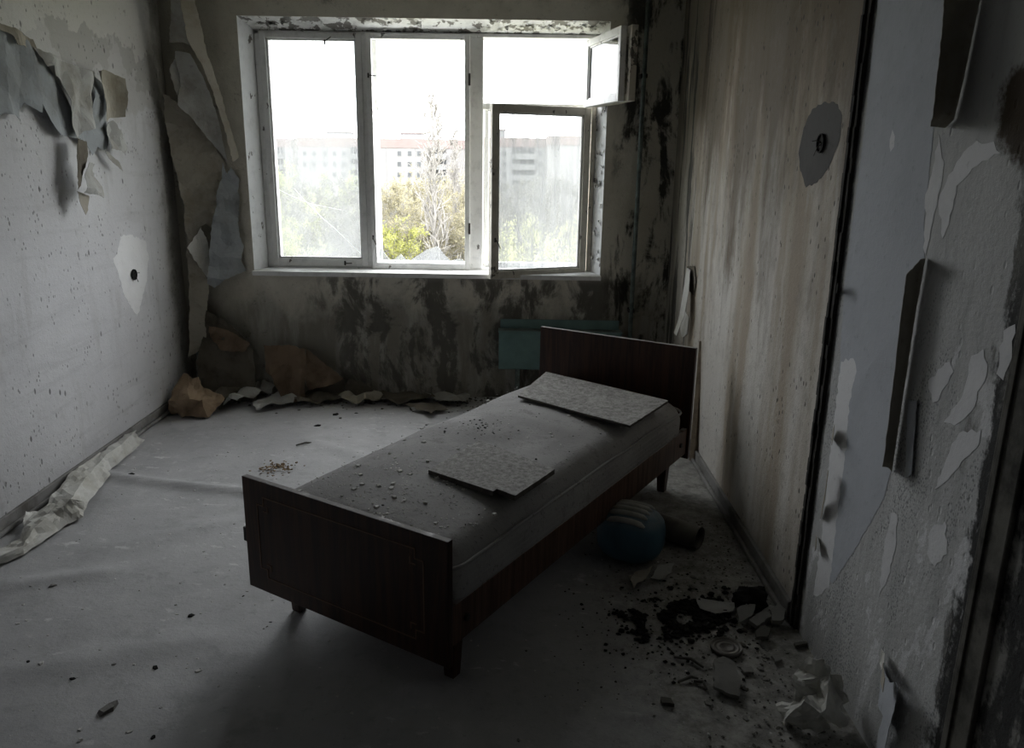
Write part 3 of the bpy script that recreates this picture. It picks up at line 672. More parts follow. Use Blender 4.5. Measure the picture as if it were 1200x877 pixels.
bflap([(368, 452), (404, 442), (406, 462), (372, 466)], .025, .3, .05, 'paper_dark', 34, .0, lw, .02)
bflap([(406, 448), (412, 442), (430, 448), (450, 462), (440, 468), (408, 468)], .03, .2, .25, 'paper_dark', 35, .0, lw, .03)

# ================================================================ PAPERS ON THE FLOOR
def trace(name, pts, tris, mat, label, cat, thick=.0015, rough=.014, sub=4, seed=0):
    """crumpled paper from traced points (pixel, height above the floor) and facets"""
    P = [onF(u, v, z) for u, v, z in pts]; c = sum(P, Vector())/len(P); c.z = 0
    bm = bmesh.new(); bv = [bm.verts.new(p-c) for p in P]
    for f in tris:
        try: bm.faces.new([bv[i] for i in f])
        except ValueError: pass
    bmesh.ops.recalc_face_normals(bm, faces=bm.faces)
    bmesh.ops.subdivide_edges(bm, edges=bm.edges[:], cuts=sub, use_grid_fill=True)
    bmesh.ops.triangulate(bm, faces=bm.faces); bm.normal_update()
    for q in bm.verts:
        v = q.co.copy(); d = 0
        for fr, am in ((11, 1.), (24, .6)): d += am*(.35-abs(noise.noise(v*fr+Vector((seed, fr, 0)))))
        edge = 1.6 if q.is_boundary else 1.
        q.co = v+q.normal*d*rough*2.2*edge+noise.noise_vector(v*40+Vector((seed, 0, 0)))*rough*.4*edge; q.co.z = max(q.co.z, .003); q.co.x = min(max(q.co.x, XL+.038-c.x), XR-.012-c.x)
    bmesh.ops.solidify(bm, geom=bm.faces[:], thickness=thick)
    me = bpy.data.meshes.new(name); bm.to_mesh(me); bm.free()
    o = link(name, me, mat); o.location = c; return tag(o, label, cat)
trace('crumpled_paper', [(927, 797, .10), (935, 782, .10), (962, 774, .16), (972, 792, .12), (960, 795, .09), (955, 812, .06), (935, 826, .02),
     (904, 820, .02), (912, 841, .01), (942, 821, .10), (966, 840, .06), (915, 849, .02), (932, 857, .005), (974, 856, .005), (982, 800, .12), (990, 830, .05), (990, 856, .005), (996, 844, .01)],
    [(1, 2, 4), (1, 4, 0), (0, 4, 5), (0, 5, 6), (2, 3, 4), (3, 5, 4), (7, 9, 8), (8, 9, 11), (9, 10, 11), (11, 10, 12), (12, 10, 13), (3, 14, 15), (3, 15, 10), (3, 10, 5), (15, 17, 16), (15, 16, 10), (5, 6, 9), (5, 9, 10)],
    M['paper_pale'], 'crumpled pale wallpaper heap on the floor by the right wall', 'paper', seed=3)
trace('brown_paper', [(190, 472, .05), (203, 455, .13), (217, 440, .20), (232, 446, .18), (241, 456, .12), (262, 468, .06), (252, 480, .03), (243, 490, .01), (215, 487, .01), (195, 483, .01), (222, 468, .13), (236, 470, .10), (200, 470, .10)],
    [(0, 12, 9), (0, 1, 12), (1, 2, 12), (2, 10, 12), (2, 3, 10), (3, 4, 10), (4, 11, 10), (4, 5, 11), (5, 6, 11), (6, 7, 11), (7, 8, 11), (8, 10, 11), (8, 9, 12), (8, 12, 10)],
    M['paper_brown'], 'crumpled brown paper in the far left corner', 'paper', seed=5)
sp_ = [((-92, 706, .01), (-90, 718, .04), (-94, 730, .005)), ((-8, 646, .01), (-8, 656, .04), (-8, 664, .005)), ((28, 632, .02), (27, 640, .035), (26, 650, .005)), ((27, 615, .03), (40, 620, .05), (52, 634, .005)), ((54, 594, .05), (64, 602, .06), (80, 614, .01)),
       ((66, 576, .05), (82, 588, .085), (96, 607, .01)), ((84, 556, .06), (96, 566, .07), (104, 588, .02)), ((100, 540, .06), (112, 548, .06), (124, 564, .01)), ((112, 524, .05), (124, 534, .07), (130, 549, .01)), ((128, 514, .05), (142, 522, .06), (158, 527, .01)), ((146, 506, .04), (156, 508, .08), (167, 517, .01))]
pts = [p for r_ in sp_ for p in r_]+[(92, 590, .06), (99, 588, .05), (98, 598, .02), (30, 600, .05), (44, 598, .04)]
trace('wallpaper_strip', pts, [(i*3+j, i*3+j+1, i*3+j+4, i*3+j+3) for i in range(10) for j in range(2)]+[(16, 33, 34), (33, 34, 35), (16, 35, 33), (9, 36, 37), (12, 37, 9)], M['paper_pale'], 'long crumpled pale wallpaper strip along the left baseboard', 'paper', rough=.009, seed=9)
scr = [  # (px outline, material, crumple, label)
 ([(262, 480), (292, 468), (312, 458), (330, 462), (300, 474), (272, 484)], 'paper_grey', .05, 'curled grey paper scrap beside the crumpled brown paper'),
 ([(252, 470), (270, 462), (292, 452), (318, 446), (300, 462), (276, 472)], 'paper_dark', .06, 'dark curled paper strip under the sagging wallpaper'),
 ([(296, 476), (330, 466), (352, 468), (344, 476), (318, 482), (300, 484)], 'paper_grey', .03, 'flat grey paper scrap in front of the sagging wallpaper'),
 ([(340, 470), (368, 460), (396, 462), (404, 470), (376, 477), (350, 478)], 'paper_dark', .03, 'dark paper scrap lying at the foot of the wall'),
 ([(398, 466), (420, 458), (444, 462), (450, 470), (424, 476), (404, 474)], 'paper_beige', .03, 'beige paper scrap at the foot of the wall'),
 ([(436, 462), (470, 460), (500, 462), (512, 468), (470, 474), (446, 470)], 'paper_dark', .03, 'long dark paper scrap at the wall behind the bed'),
 ([(473, 479), (492, 480), (512, 477), (526, 484), (512, 485), (506, 491), (494, 485)], 'paper_dark', .025, 'dark paper scrap on the floor beside the mattress'),
 ([(500, 462), (530, 460), (552, 464), (544, 472), (518, 472)], 'paper_grey', .03, 'grey paper scrap at the wall nearest the radiator'),
 ([(736, 690), (744, 678), (764, 676), (752, 694), (742, 700)], 'paper_beige', .03, 'torn paper scrap in front of the blue container'),
 ([(762, 684), (770, 672), (790, 668), (786, 678), (772, 684)], 'paper_grey', .02, 'small paper scrap beside the tin can'),
 ([(816, 706), (836, 708), (860, 712), (858, 722), (838, 726), (820, 718)], 'paper_grey', .015, 'flat grey paper scrap beside the black ash'),
]
for i, (px, mt, am, lab) in enumerate(scr):
    ol = pxF(px); cx = sum(a for a, b in ol)/len(ol); cy = sum(b for a, b in ol)/len(ol); c1 = crump(60+i, am*1.5, 5, 4)
    o = sheet('paper_scrap', [(a-cx, b-cy) for a, b in ol], lambda s, t, n: (s, t, n), lambda s, t: .004+c1(s, t), M[mt], None, thick=.0015, grid=.014, jstep=.02, jamp=.006, seed=70+i)
    o.location = (cx, min(cy, YB-.12), 0); tag(o, lab, 'paper', 'torn paper scraps on the floor')

# ================================================================ RIGHT WALL: lining sheet, curled edges, primer patches, flaps
ls = empty('peeling_wall_lining', (XR, 2.1, 1.0)); tag(ls, 'blue-grey wall lining sheet peeling off the right wall', 'wallpaper')
def rflap(px, fn, mt, seed, par=None, nm='paper_flap', thick=.0013, jamp=.003, grid=.03):
    L = par.location if par else Vector(); return sheet(nm, pxR(px), lambda s, t, n: (XR-n-L.x, s-L.y, t-L.z), fn, M[mt], par, thick=thick, seed=seed, grid=grid, jamp=jamp)
rflap([(1030, -4), (1150, -4), (1138, 50), (1118, 140), (1094, 150), (1089, 210), (1083, 262), (1084, 303), (1074, 360), (1062, 440), (1045, 550), (1036, 585), (1005, 640), (976, 684), (970, 680), (985, 560), (984, 430), (990, 330), (1010, 180)],
      lambda s, t: .0007+.0002*nz(s*3, t, 4, 2), 'paper_sheet', 51, ls, thick=.0004)
def lifted(att, free, n, mt, par):
    """edge of the sheet standing off the wall: ruled from the line where it still holds to its free edge"""
    A = [onX(u, v, XR-.003) for u, v in att]; B = [onX(u, v, XR-n) for u, v in free]; L = Vector(par.location)
    def samp(P, t): k = min(len(P)-2, int(t*(len(P)-1))); return P[k].lerp(P[k+1], t*(len(P)-1)-k)
    N, K = 36, 8; bm = bmesh.new(); g_ = []
    for i in range(N+1):
        a, b = samp(A, i/N), samp(B, i/N)
        for j in range(K+1):
            t = j/K; p = a.lerp(b, t); p.x += .25*n*math.sin(math.pi*t)*.6; p.y += .012*math.sin(math.pi*t)+.004*nz(i*.5, j*.3, n*90)*t; p.z += .006*nz(i*1.7, 5, n*50)*(t if i in (0, N) else t*.4); g_.append(bm.verts.new(p-L))
    for i in range(N):
        for j in range(K): q = i*(K+1)+j; bm.faces.new((g_[q], g_[q+1], g_[q+K+2], g_[q+K+1]))
    bmesh.ops.recalc_face_normals(bm, faces=bm.faces); bmesh.ops.solidify(bm, geom=bm.faces[:], thickness=.0013)
    me = bpy.data.meshes.new('lifted_edge'); bm.to_mesh(me); bm.free(); return link('lifted_edge', me, M[mt], par, True)
lifted([(1084, 303), (1082, 318), (1074, 360), (1062, 440), (1050, 520), (1045, 553)], [(1078, 305), (1062, 322), (1058, 350), (1049, 430), (1040, 500), (1034, 548)], .045, 'paper_beige', ls)
lifted([(1150, -10), (1140, 40), (1130, 90), (1118, 140), (1108, 150)], [(1108, -10), (1104, 40), (1099, 85), (1094, 135), (1091, 147)], .075, 'paper_beige', ls)
for i, (px, mt) in enumerate([
    ([(1100, 236), (1112, 205), (1130, 178), (1145, 165), (1158, 168), (1165, 166), (1168, 176), (1173, 180), (1158, 188), (1145, 195), (1135, 205), (1128, 212), (1121, 218), (1118, 235), (1113, 262), (1105, 280)], 'paint_patch'),
    ([(1101, 158), (1104, 185), (1107, 190), (1103, 220), (1095, 250), (1090, 280), (1085, 300), (1082, 290), (1086, 250), (1084, 236), (1092, 205), (1096, 178)], 'paint_patch'),
    ([(1046, 152), (1049, 160), (1048, 172), (1044, 178), (1043, 164)], 'paint_patch'),
    ([(1088, 446), (1113, 424), (1118, 436), (1104, 458), (1100, 470), (1093, 472)], 'paint_patch'),
    ([(1139, 417), (1153, 409), (1158, 428), (1150, 454), (1139, 482), (1128, 493), (1119, 499), (1106, 495), (1124, 471), (1135, 439)], 'paint_patch'),
    ([(1124, 508), (1150, 504), (1148, 519), (1136, 534), (1124, 548), (1112, 562), (1102, 570), (1095, 574), (1110, 537)], 'paint_patch'),
    ([(986, 424), (1000, 420), (1004, 436), (996, 470), (992, 520), (982, 600), (972, 690), (952, 700), (962, 640), (972, 540)], 'paint_patch'),
    ([(1044, 602), (1052, 604), (1050, 640), (1040, 680), (1030, 700), (1034, 660)], 'paint_patch'),
    ([(1176, 388), (1190, 380), (1186, 420), (1176, 446), (1168, 438)], 'paint_patch'),
    ([(1092, 620), (1108, 610), (1110, 650), (1096, 664), (1086, 648)], 'paint_patch')]):
    rflap(px, lambda s, t: .0005, mt, 80+i, wall_right, 'primer_patch', .0003, .006, .05)
# small curled tongues of paint
for i, (px, k, mt) in enumerate([([(975, 578), (979, 550), (984, 552), (978, 585), (968, 606), (963, 608), (966, 592)], .9, 'paper_beige'), ([(979, 503), (986, 498), (988, 512), (982, 522), (976, 514)], .9, 'paper_beige'),
        ([(982, 340), (993, 332), (994, 341), (984, 344)], 1.0, 'paper_grey'), ([(1066, 468), (1072, 470), (1078, 470), (1072, 556), (1064, 560)], .15, 'paper_sheet'), ([(958, 628), (964, 630), (966, 642), (960, 646)], .9, 'paper_beige')]):
    ol = pxR(px); sm = max(q[0] for q in ol); rflap(px, lambda s, t: .003+k*max(0, sm-s)*.4, mt, 95+i, wall_right, 'paint_curl', .0013, .002, .015)
fl = empty('lifting_wallpaper_flap', (XR, 1.75, .2)); tag(fl, 'pale blue wallpaper flap lifting off the wall above crumpled paper', 'wallpaper')
sm = onX(1036, 800, XR).y
rflap([(1036, 776), (1042, 790), (1052, 800), (1066, 800), (1072, 806), (1070, 822), (1054, 872), (1050, 890), (1034, 890), (1036, 860), (1044, 840), (1032, 828)], lambda s, t: .006+.25*max(0, sm-s), 'paper_sheet', 102, fl, grid=.02)
rflap([(1038, 761), (1046, 768), (1056, 777), (1052, 782), (1042, 786), (1036, 778)], lambda s, t: .012+.5*max(0, sm-s), 'paper_pale', 103, fl, grid=.015)
rflap([(1055, 778), (1064, 786), (1073, 795), (1071, 812), (1064, 806), (1056, 800)], lambda s, t: .02+.4*max(0, sm-s), 'paper_beige', 104, fl, grid=.015)
# pale torn strip near the window corner of the right wall
ts = empty('torn_paper_tongue', (XR, 4.4, .7)); tag(ts, 'white torn paper tongue hanging on the wall above the headboard', 'wallpaper')
sm = onX(806, 350, XR).y
rflap([(809, 314), (813, 316), (814, 340), (812, 372), (806, 394), (803, 390), (807, 370), (808, 340)], lambda s, t: .02+.12*max(0, .95-t), 'paper_pale', 105, ts, grid=.03)
rflap([(806, 312), (815, 312), (817, 330), (814, 346), (808, 340)], lambda s, t: .006, 'paper_dark', 106, ts, grid=.03)
rflap([(800, 360), (808, 372), (806, 392), (800, 396), (797, 380)], lambda s, t: .004, 'paper_pale', 107, ts, grid=.03)
p0 = onF(812, 541); bt = empty('wooden_batten', (p0.x, p0.y, 0)); tag(bt, 'pale wooden batten leaning between headboard and right wall', 'batten')
bt = MB().tube([(0, 0, .005), (.03, .12, .62)], [.020, .017], 4); o = bt.build('stick', M['batten'], bpy.data.objects['wooden_batten'])

# ================================================================ THINGS UNDER AND BESIDE THE BED
c = onF(742, 668); bl = empty('blue_container', (c.x, c.y+.10, .108), math.radians(-25)); tag(bl, 'dull blue rounded plastic container with ribbed top under the bed', 'container')
def sup(a, b, n=28, m_=18, e=.72):
    vs = []; fs = []
    sp = lambda t, q: math.copysign(abs(t)**q, t)
    for i in range(m_+1):
        ph = -math.pi/2+math.pi*i/m_
        for j in range(n):
            th = 2*math.pi*j/n; k = sp(math.cos(ph), e); vs.append((.132*k*sp(math.cos(th), .8), .115*k*sp(math.sin(th), .8), .105*sp(math.sin(ph), e)))
    for i in range(m_):
        for j in range(n): fs.append((i*n+j, i*n+(j+1) % n, (i+1)*n+(j+1) % n, (i+1)*n+j))
    return vs, fs
vs, fs = sup(0, 0); MB().add(vs, fs).build('body', M['bluep'], bl, 0, True)
for k in range(5):
    P = []
    yv = -.085+k*.034
    for j in range(9):
        xv = -.075+.15*j/8; zz = .105*(max(0, 1-(abs(xv)/.136)**2.6-(abs(yv)/.120)**2.6))**.40; P.append((xv, yv, zz+.002))
    MB().tube(P, [.004]+[.0115]*7+[.004], 8).build('rib', M['rib'], bl, 0, True)
c = onF(790, 640); tc = empty('tin_can', (c.x+.02, c.y+.03, .05), math.radians(-38)); tag(tc, 'grimy open tin can lying beside the blue container', 'can')
Mx = Matrix.Rotation(math.pi/2, 4, 'Y')
MB().lathe([(.0, -.10), (.044, -.10), (.050, -.09), (.050, .06), (.046, .075), (.043, .085), (.045, .092), (.041, .092), (.038, .08), (.045, .05), (.045, -.09), (.0, -.09)], 28, Mx).build('body', M['tin'], tc, 0, True)
MB().lathe([(.0455, .088), (.0475, .091), (.0455, .095), (.042, .092)], 28, Mx).build('rim', M['tin'], tc, 0, True)
c = onF(851, 761); ld_ = empty('tin_lid', (c.x, c.y, .002)); tag(ld_, 'round ridged tin plate lying in the rubble', 'lid')  # lid of a can, modelled as a ridged tin disc
MB().lathe([(0, .005), (.020, .005), (.022, .008), (.025, .005), (.036, .005), (.038, .008), (.041, .005), (.045, .005), (.047, .009), (.050, .008), (.051, .0), (.0, .0)], 30).build('disc', M['tin'], ld_, 0, True)
MB().lathe([(.047, .008), (.0495, .011), (.051, .006)], 30).build('rim', M['tin'], ld_, 0, True)

# rubble: named larger pieces
def slab(px, th, mt, label, tilt=0., seed=0, nm='plaster_slab'):
    ol = pxF(px); cx = sum(a for a, b in ol)/len(ol); cy = sum(b for a, b in ol)/len(ol)
    o = sheet(nm, [(a-cx, b-cy) for a, b in ol], lambda s, t, n: (s, t, n), lambda s, t: th+tilt*(t+.12)+.002*nz(s, t, seed, 20), M[mt], None, thick=th*.9, grid=.02, jstep=.012, jamp=.003, seed=seed)
    o.location = (cx, cy, 0); return tag(o, label, 'rubble')
slab([(836, 784), (846, 781), (858, 786), (868, 806), (866, 822), (850, 818), (836, 812)], .012, 'chip', 'large flat plaster slab lying in the rubble', .12, 1)
slab([(862, 726), (874, 720), (884, 722), (880, 732), (866, 738)], .014, 'chip', 'plaster lump next to the baseboard end', .2, 2)
slab([(876, 736), (896, 726), (904, 732), (886, 742)], .016, 'chip', 'wedge of plaster below the blackened batten', .15, 3)
slab([(902, 728), (910, 722), (920, 728), (916, 738), (904, 738)], .018, 'chip', 'square plaster piece touching the right wall', .2, 4)
slab([(884, 748), (894, 742), (902, 746), (898, 754), (886, 754)], .014, 'chip_dark', 'dark plaster piece beside the tin plate', .1, 5)
slab([(930, 757), (946, 754), (948, 757), (932, 760)], .010, 'chip_dark', 'thin dark splinter lying along the right wall', 0, 6)
slab([(904, 772), (914, 770), (916, 776), (908, 779)], .010, 'chip', 'small plaster piece left of the crumpled pale wallpaper', 0, 7)
slab([(868, 785), (880, 784), (883, 791), (872, 791)], .009, 'chip', 'small plaster piece right of the flat slab', 0, 8)
slab([(774, 821), (786, 822), (790, 829), (776, 828)], .012, 'chip_dark', 'dark plaster crumb left of the flat slab', 0, 9)
# black lump (charred box remains)
c = onF(880, 712); o = None; bm = bmesh.new(); bmesh.ops.create_icosphere(bm, subdivisions=3, radius=.06)
for q in bm.verts: q.co = Vector((q.co.x*1.0, q.co.y*.8, max(-.035, q.co.z*.75)))*(1+.45*noise.noise(q.co*30)); q.co.z = max(q.co.z, -.035)
me = bpy.data.meshes.new('charred_lump'); bm.to_mesh(me); bm.free(); o = link('charred_lump', me, M['ash']); o.location = (c.x, c.y, .035); tag(o, 'black charred lump beside the baseboard', 'rubble')
# thin sticks in the rubble
for i, (a, b, lab) in enumerate([((790, 772), (824, 784), 'thin dark twig in front of the black ash'), ((795, 801), (818, 797), 'short dark twig left of the plaster slab'), ((813, 800), (828, 810), 'bent dark twig touching the plaster slab'),
                                 ((347, 523), (365, 520), 'thin wooden splinter on the far floor')]):
    p, q = onF(*a), onF(*b); md = (p+q)/2+Vector((.01, .01, .012)); o = MB().tube([p-md+Vector((0, 0, md.z+.005)), Vector((0, 0, .010)), q-md+Vector((0, 0, md.z+.005))], [.004, .005, .003], 6).build('twig', M['chip_dark']); o.location = (md.x, md.y, 0); tag(o, lab, 'twig')
# black ash heap: real bits, too many to count
mb = MB(); rn = random.Random(21); c1 = onF(785, 728); c2 = onF(815, 715)
for i in range(1700):
    c = c1+(c2-c1)*rn.uniform(-.4, 1.3); x, y = c.x+rn.gauss(0, .085), c.y+rn.gauss(0, .075)
    k = nz(x, y, 7, 13)+.5*nz(x, y, 2, 30)-14*((x-c.x)**2+(y-c.y)**2)
    if x > XR-.05 or k < -.16: continue
    crumb(mb, (x, y, .022*max(0, k+.16)*rn.random()), rn.choice((.004, .006, .008, .011, .015)))
for i in range(420):
    x, y = c1.x+rn.gauss(.03, .17), c1.y+rn.gauss(-.02, .14)
    if x < XR-.05: crumb(mb, (x, y, 0), rn.choice((.002, .003, .005, .008)))
tag(mb.build('ash_heap', M['ash']), 'scattered heap of black charred debris on the floor', 'debris', None, 'stuff')
# plaster chips, one object each
protos = []
for k in range(5):
    r2 = random.Random(100+k); n = r2.randint(5, 7); vs = []
    for lev, sc_, z in ((0, 1., 0.), (1, .75, .4)):
        for i in range(n): a = 6.283*i/n+r2.uniform(-.3, .3); vs.append((math.cos(a)*sc_*r2.uniform(.6, 1.1), math.sin(a)*sc_*r2.uniform(.4, .8), z*r2.uniform(.6, 1.2)))
    protos.append(MB().add(vs, [tuple(reversed(range(n))), tuple(range(n, 2*n))]+[(i, (i+1) % n, n+(i+1) % n, n+i) for i in range(n)]).mesh('chip'))
chips = {}
def chip(x, y, s, mt, label, group):
    k = rn.randrange(5); key = (k, mt)
    if key not in chips: me = protos[k].copy(); me.materials.append(M[mt]); chips[key] = me
    o = bpy.data.objects.new('plaster_chip', chips[key]); COL.objects.link(o); o.location = (x, y, floor_z(x, y)-.0005); o.rotation_euler = (0, 0, rn.random()*6.28); o.scale = (s, s, s*rn.uniform(.5, 1)); tag(o, label, 'rubble', group)
for i in range(120):
    q_ = Vector((XR-.05-abs(rn.gauss(0, .26)), rn.uniform(1.75, 2.75), 0)); u, v = 0, 0
    if i < 45: u, v = rn.gauss(880, 40), rn.gauss(735, 28)
    p = onF(u, v) if u else q_
    if p.x > XR-.06 or p.y < 1.6: continue
    chip(p.x, p.y, rn.choice((.006, .008, .010, .013, .018)), rn.choice(('chip', 'chip', 'chip_dark')), 'small plaster chip in the rubble along the right wall', 'plaster chips by the right wall')
for (u, v, s, mt) in [(63, 687, .014, 'chip'), (128, 831, .03, 'chip'), (133, 780, .008, 'chip'), (224, 721, .012, 'ash'), (207, 719, .008, 'grit'), (182, 783, .012, 'ash'), (233, 786, .012, 'grit'), (33, 778, .008, 'ash'), (49, 780, .012, 'grit'), (317, 729, .006, 'ash'), (319, 703, .006, 'grit'),
                      (94, 854, .010, 'grit'), (93, 868, .010, 'grit'), (151, 857, .010, 'grit'), (179, 864, .009, 'ash'), (20, 730, .010, 'grit'), (85, 796, .008, 'ash'), (372, 499, .020, 'ash'), (393, 486, .020, 'ash'), (399, 490, .014, 'chip_dark'), (153, 557, .016, 'ash'), (160, 558, .012, 'grit'), (418, 484, .012, 'ash'), (268, 530, .010, 'grit'), (202, 494, .012, 'grit'), (410, 512, .010, 'grit'), (285, 698, .006, 'ash'), (299, 708, .006, 'grit')]:
    p = onF(u, v); chip(p.x, p.y, s*1.25, mt, 'loose chip lying on the open linoleum left of the bed', 'chips on the open floor')
# fine grit
mb = MB()
for i in range(1500):
    x = rn.uniform(XL+.08, XR-.08); y = rn.uniform(1.2, 4.85); crumb(mb, (x, y, floor_z(x, y)-.0005), rn.choice((.0015, .002, .003, .004, .006)))
tag(mb.build('floor_grit', M['grit']), 'pale grit strewn over the linoleum', 'debris', None, 'stuff')
mb = MB()
for i in range(1500):
    p = Vector((XR-.04-abs(rn.gauss(0, .30)), rn.uniform(1.6, 3.2), 0))
    if nz(p.x, p.y, 4, 5) > -.25: crumb(mb, (p.x, p.y, -.0005), rn.choice((.0015, .002, .003, .005)))
tag(mb.build('rubble_grit', M['chip_dark']), 'dark grit and crumbs along the right wall', 'debris', None, 'stuff')
mb = MB()
for i in range(700):
    x = rn.uniform(XL+.1, .2); y = YB-abs(rn.gauss(0, .13))-.02; crumb(mb, (x, y, -.0005), rn.choice((.003, .005, .008, .012)))
tag(mb.build('wall_foot_debris', M['chip_dark']), 'dark crumbled debris along the foot of the window wall', 'debris', None, 'stuff')
mb = MB(); c = onF(326, 549)
for i in range(80): crumb(mb, (c.x+rn.gauss(0, .045), c.y+rn.gauss(0, .045), rn.random()*.015), rn.uniform(.004, .011))
tag(mb.build('dry_leaf_litter', M['leaf_dry']), 'little heap of dry brown litter behind the footboard', 'debris', None, 'stuff')

# ================================================================ OUTSIDE
GZ = -15.
tg = T('spring_meadow'); gm = tg.out(tg.mix(tg.step(tg.noise(.08, 5), .35, .65), (.14, .135, .08), (.18, .185, .10)), .95)
o = MB().add([(-400, 12, GZ), (400, 12, GZ), (400, 700, GZ), (-400, 700, GZ)], [(0, 1, 2, 3)]).build('ground', gm); struct(o, 'overgrown ground outside the window', 'ground')
M['facade'] = simple('pale_concrete_panels', (.152, .146, .146), .9, .05, .05); M['facade2'] = simple('pale_grey_panels', (.148, .146, .148), .9, .05, .05)
M['pink'] = simple('pink_attic_band', (.132, .106, .101), .9, .08, .2); M['win'] = simple('far_dark_window', (.048, .050, .053), .4, .2, .3)
M['balc'] = simple('balcony_panel', (.124, .124, .124), .9, .06, .3); M['balc_in'] = simple('balcony_recess', (.064, .064, .066), .9, .1, .3)
winme = None
def building(u0, u1, vtop, Y, lab, wins, balcs, rooms, fac='facade', vt_ref=None):
    a = onY(u0, vtop, Y); b = onY(u1, vtop, Y); zt = (a.z+b.z)/2
    e = empty('apartment_block', ((a.x+b.x)/2, Y, GZ)); tag(e, lab, 'building', None); L = Vector(e.location); H = zt-GZ
    wd = (b.x-a.x)/2; s = Y/FPX*1.03
    MB().box(-wd, wd, 0, 13, 0, H-9.6*s).build('wall', M[fac], e)
    MB().box(-wd-.1, wd+.1, -.15, 13.1, H-9.6*s, H).build('attic_band', M['pink'], e)
    n = max(1, int(2*wd/6.2))
    for k in range(1, n): x = -wd+2*wd*k/n; MB().box(x-.05, x+.05, -.06, .02, 0, H-9.6*s).build('panel_joint', M['balc'], e)
    for (r0, r1, hh) in rooms:
        x0 = onY(r0, vtop, Y).x-L.x; x1 = onY(r1, vtop, Y).x-L.x; r_ = MB().box(x0, x1, 3, 9, H, H+hh*s).build('roof_house', M[fac], e); MB().box(x0-.2, x1+.2, 2.8, 9.2, H+hh*s, H+hh*s+.25).build('roof_slab', M['pink'], r_)
    def at(u, v): p = onY(u, v, Y); return p.x-L.x, p.z-L.z
    for (u, v, wp, hp) in wins:
        x, z = at(u, v); f_ = MB().box(x-wp*s/2-.12, x+wp*s/2+.12, -.08, .0, z-hp*s/2-.12, z+hp*s/2+.12).build('window_frame', M['balc'], e)
        MB().box(x-wp*s/2, x+wp*s/2, -.10, -.07, z-hp*s/2, z+hp*s/2).build('pane', M['win'], f_)
    for (u0_, u1_, v) in balcs:
        x0, z = at(u0_, v); x1, _ = at(u1_, v)
        q = MB().box(x0, x1, -.06, .02, z-.1, z+1.55).build('loggia', M['balc_in'], e)
        MB().box(x0, x1, -1.2, -1.1, z-1.1, z+.0).build('parapet', M['balc'], q); MB().box(x0, x1, -1.2, 0, z-1.25, z-1.1).build('slab', M['balc'], q)
        for k in range(1, 3): x = x0+(x1-x0)*k/3; MB().box(x-.08, x+.08, -1.15, 0, z-1.1, z+1.55).build('divider', M['balc'], q)
    return e
rows = [180, 192.5, 205, 217.5, 230]
building(348, 556, 162.5, 195, 'long pale apartment block with pink attic seen through the left panes',
         [(u, v, 3.4, 4.4) for u in (381, 392, 403) for v in rows[:3]]+[(u, v, 3.6, 4.6) for u in (468, 480, 491) for v in rows[:4]]+[(u, v, 3.4, 4.4) for u in (357, 368) for v in rows[:2]],
         [(411, 425, v) for v in rows[:4]]+[(501, 523, v) for v in rows[:4]], [(379, 406, 6), (467, 493, 6)])
building(556, 642, 161.5, 190, 'pale apartment block with stacked balconies seen through the tilted sash',
         [(u, v, 3.6, 4.8) for u in (579, 591, 633) for v in rows[:4]], [(600, 627, v) for v in rows[:4]], [(576, 591, 8)], 'facade2')
building(643, 770, 160, 178, 'nearer blank-sided apartment block at the right of the view', [(u, v, 3.8, 5) for u in (690, 705) for v in rows[:3]], [(720, 745, v) for v in rows[:3]], [])
building(286, 333, 161.5, 210, 'pale apartment block at the far left of the view', [(u, v, 3, 4) for u in (312, 319) for v in rows[:3]], [(324, 332, v) for v in rows[:3]], [])

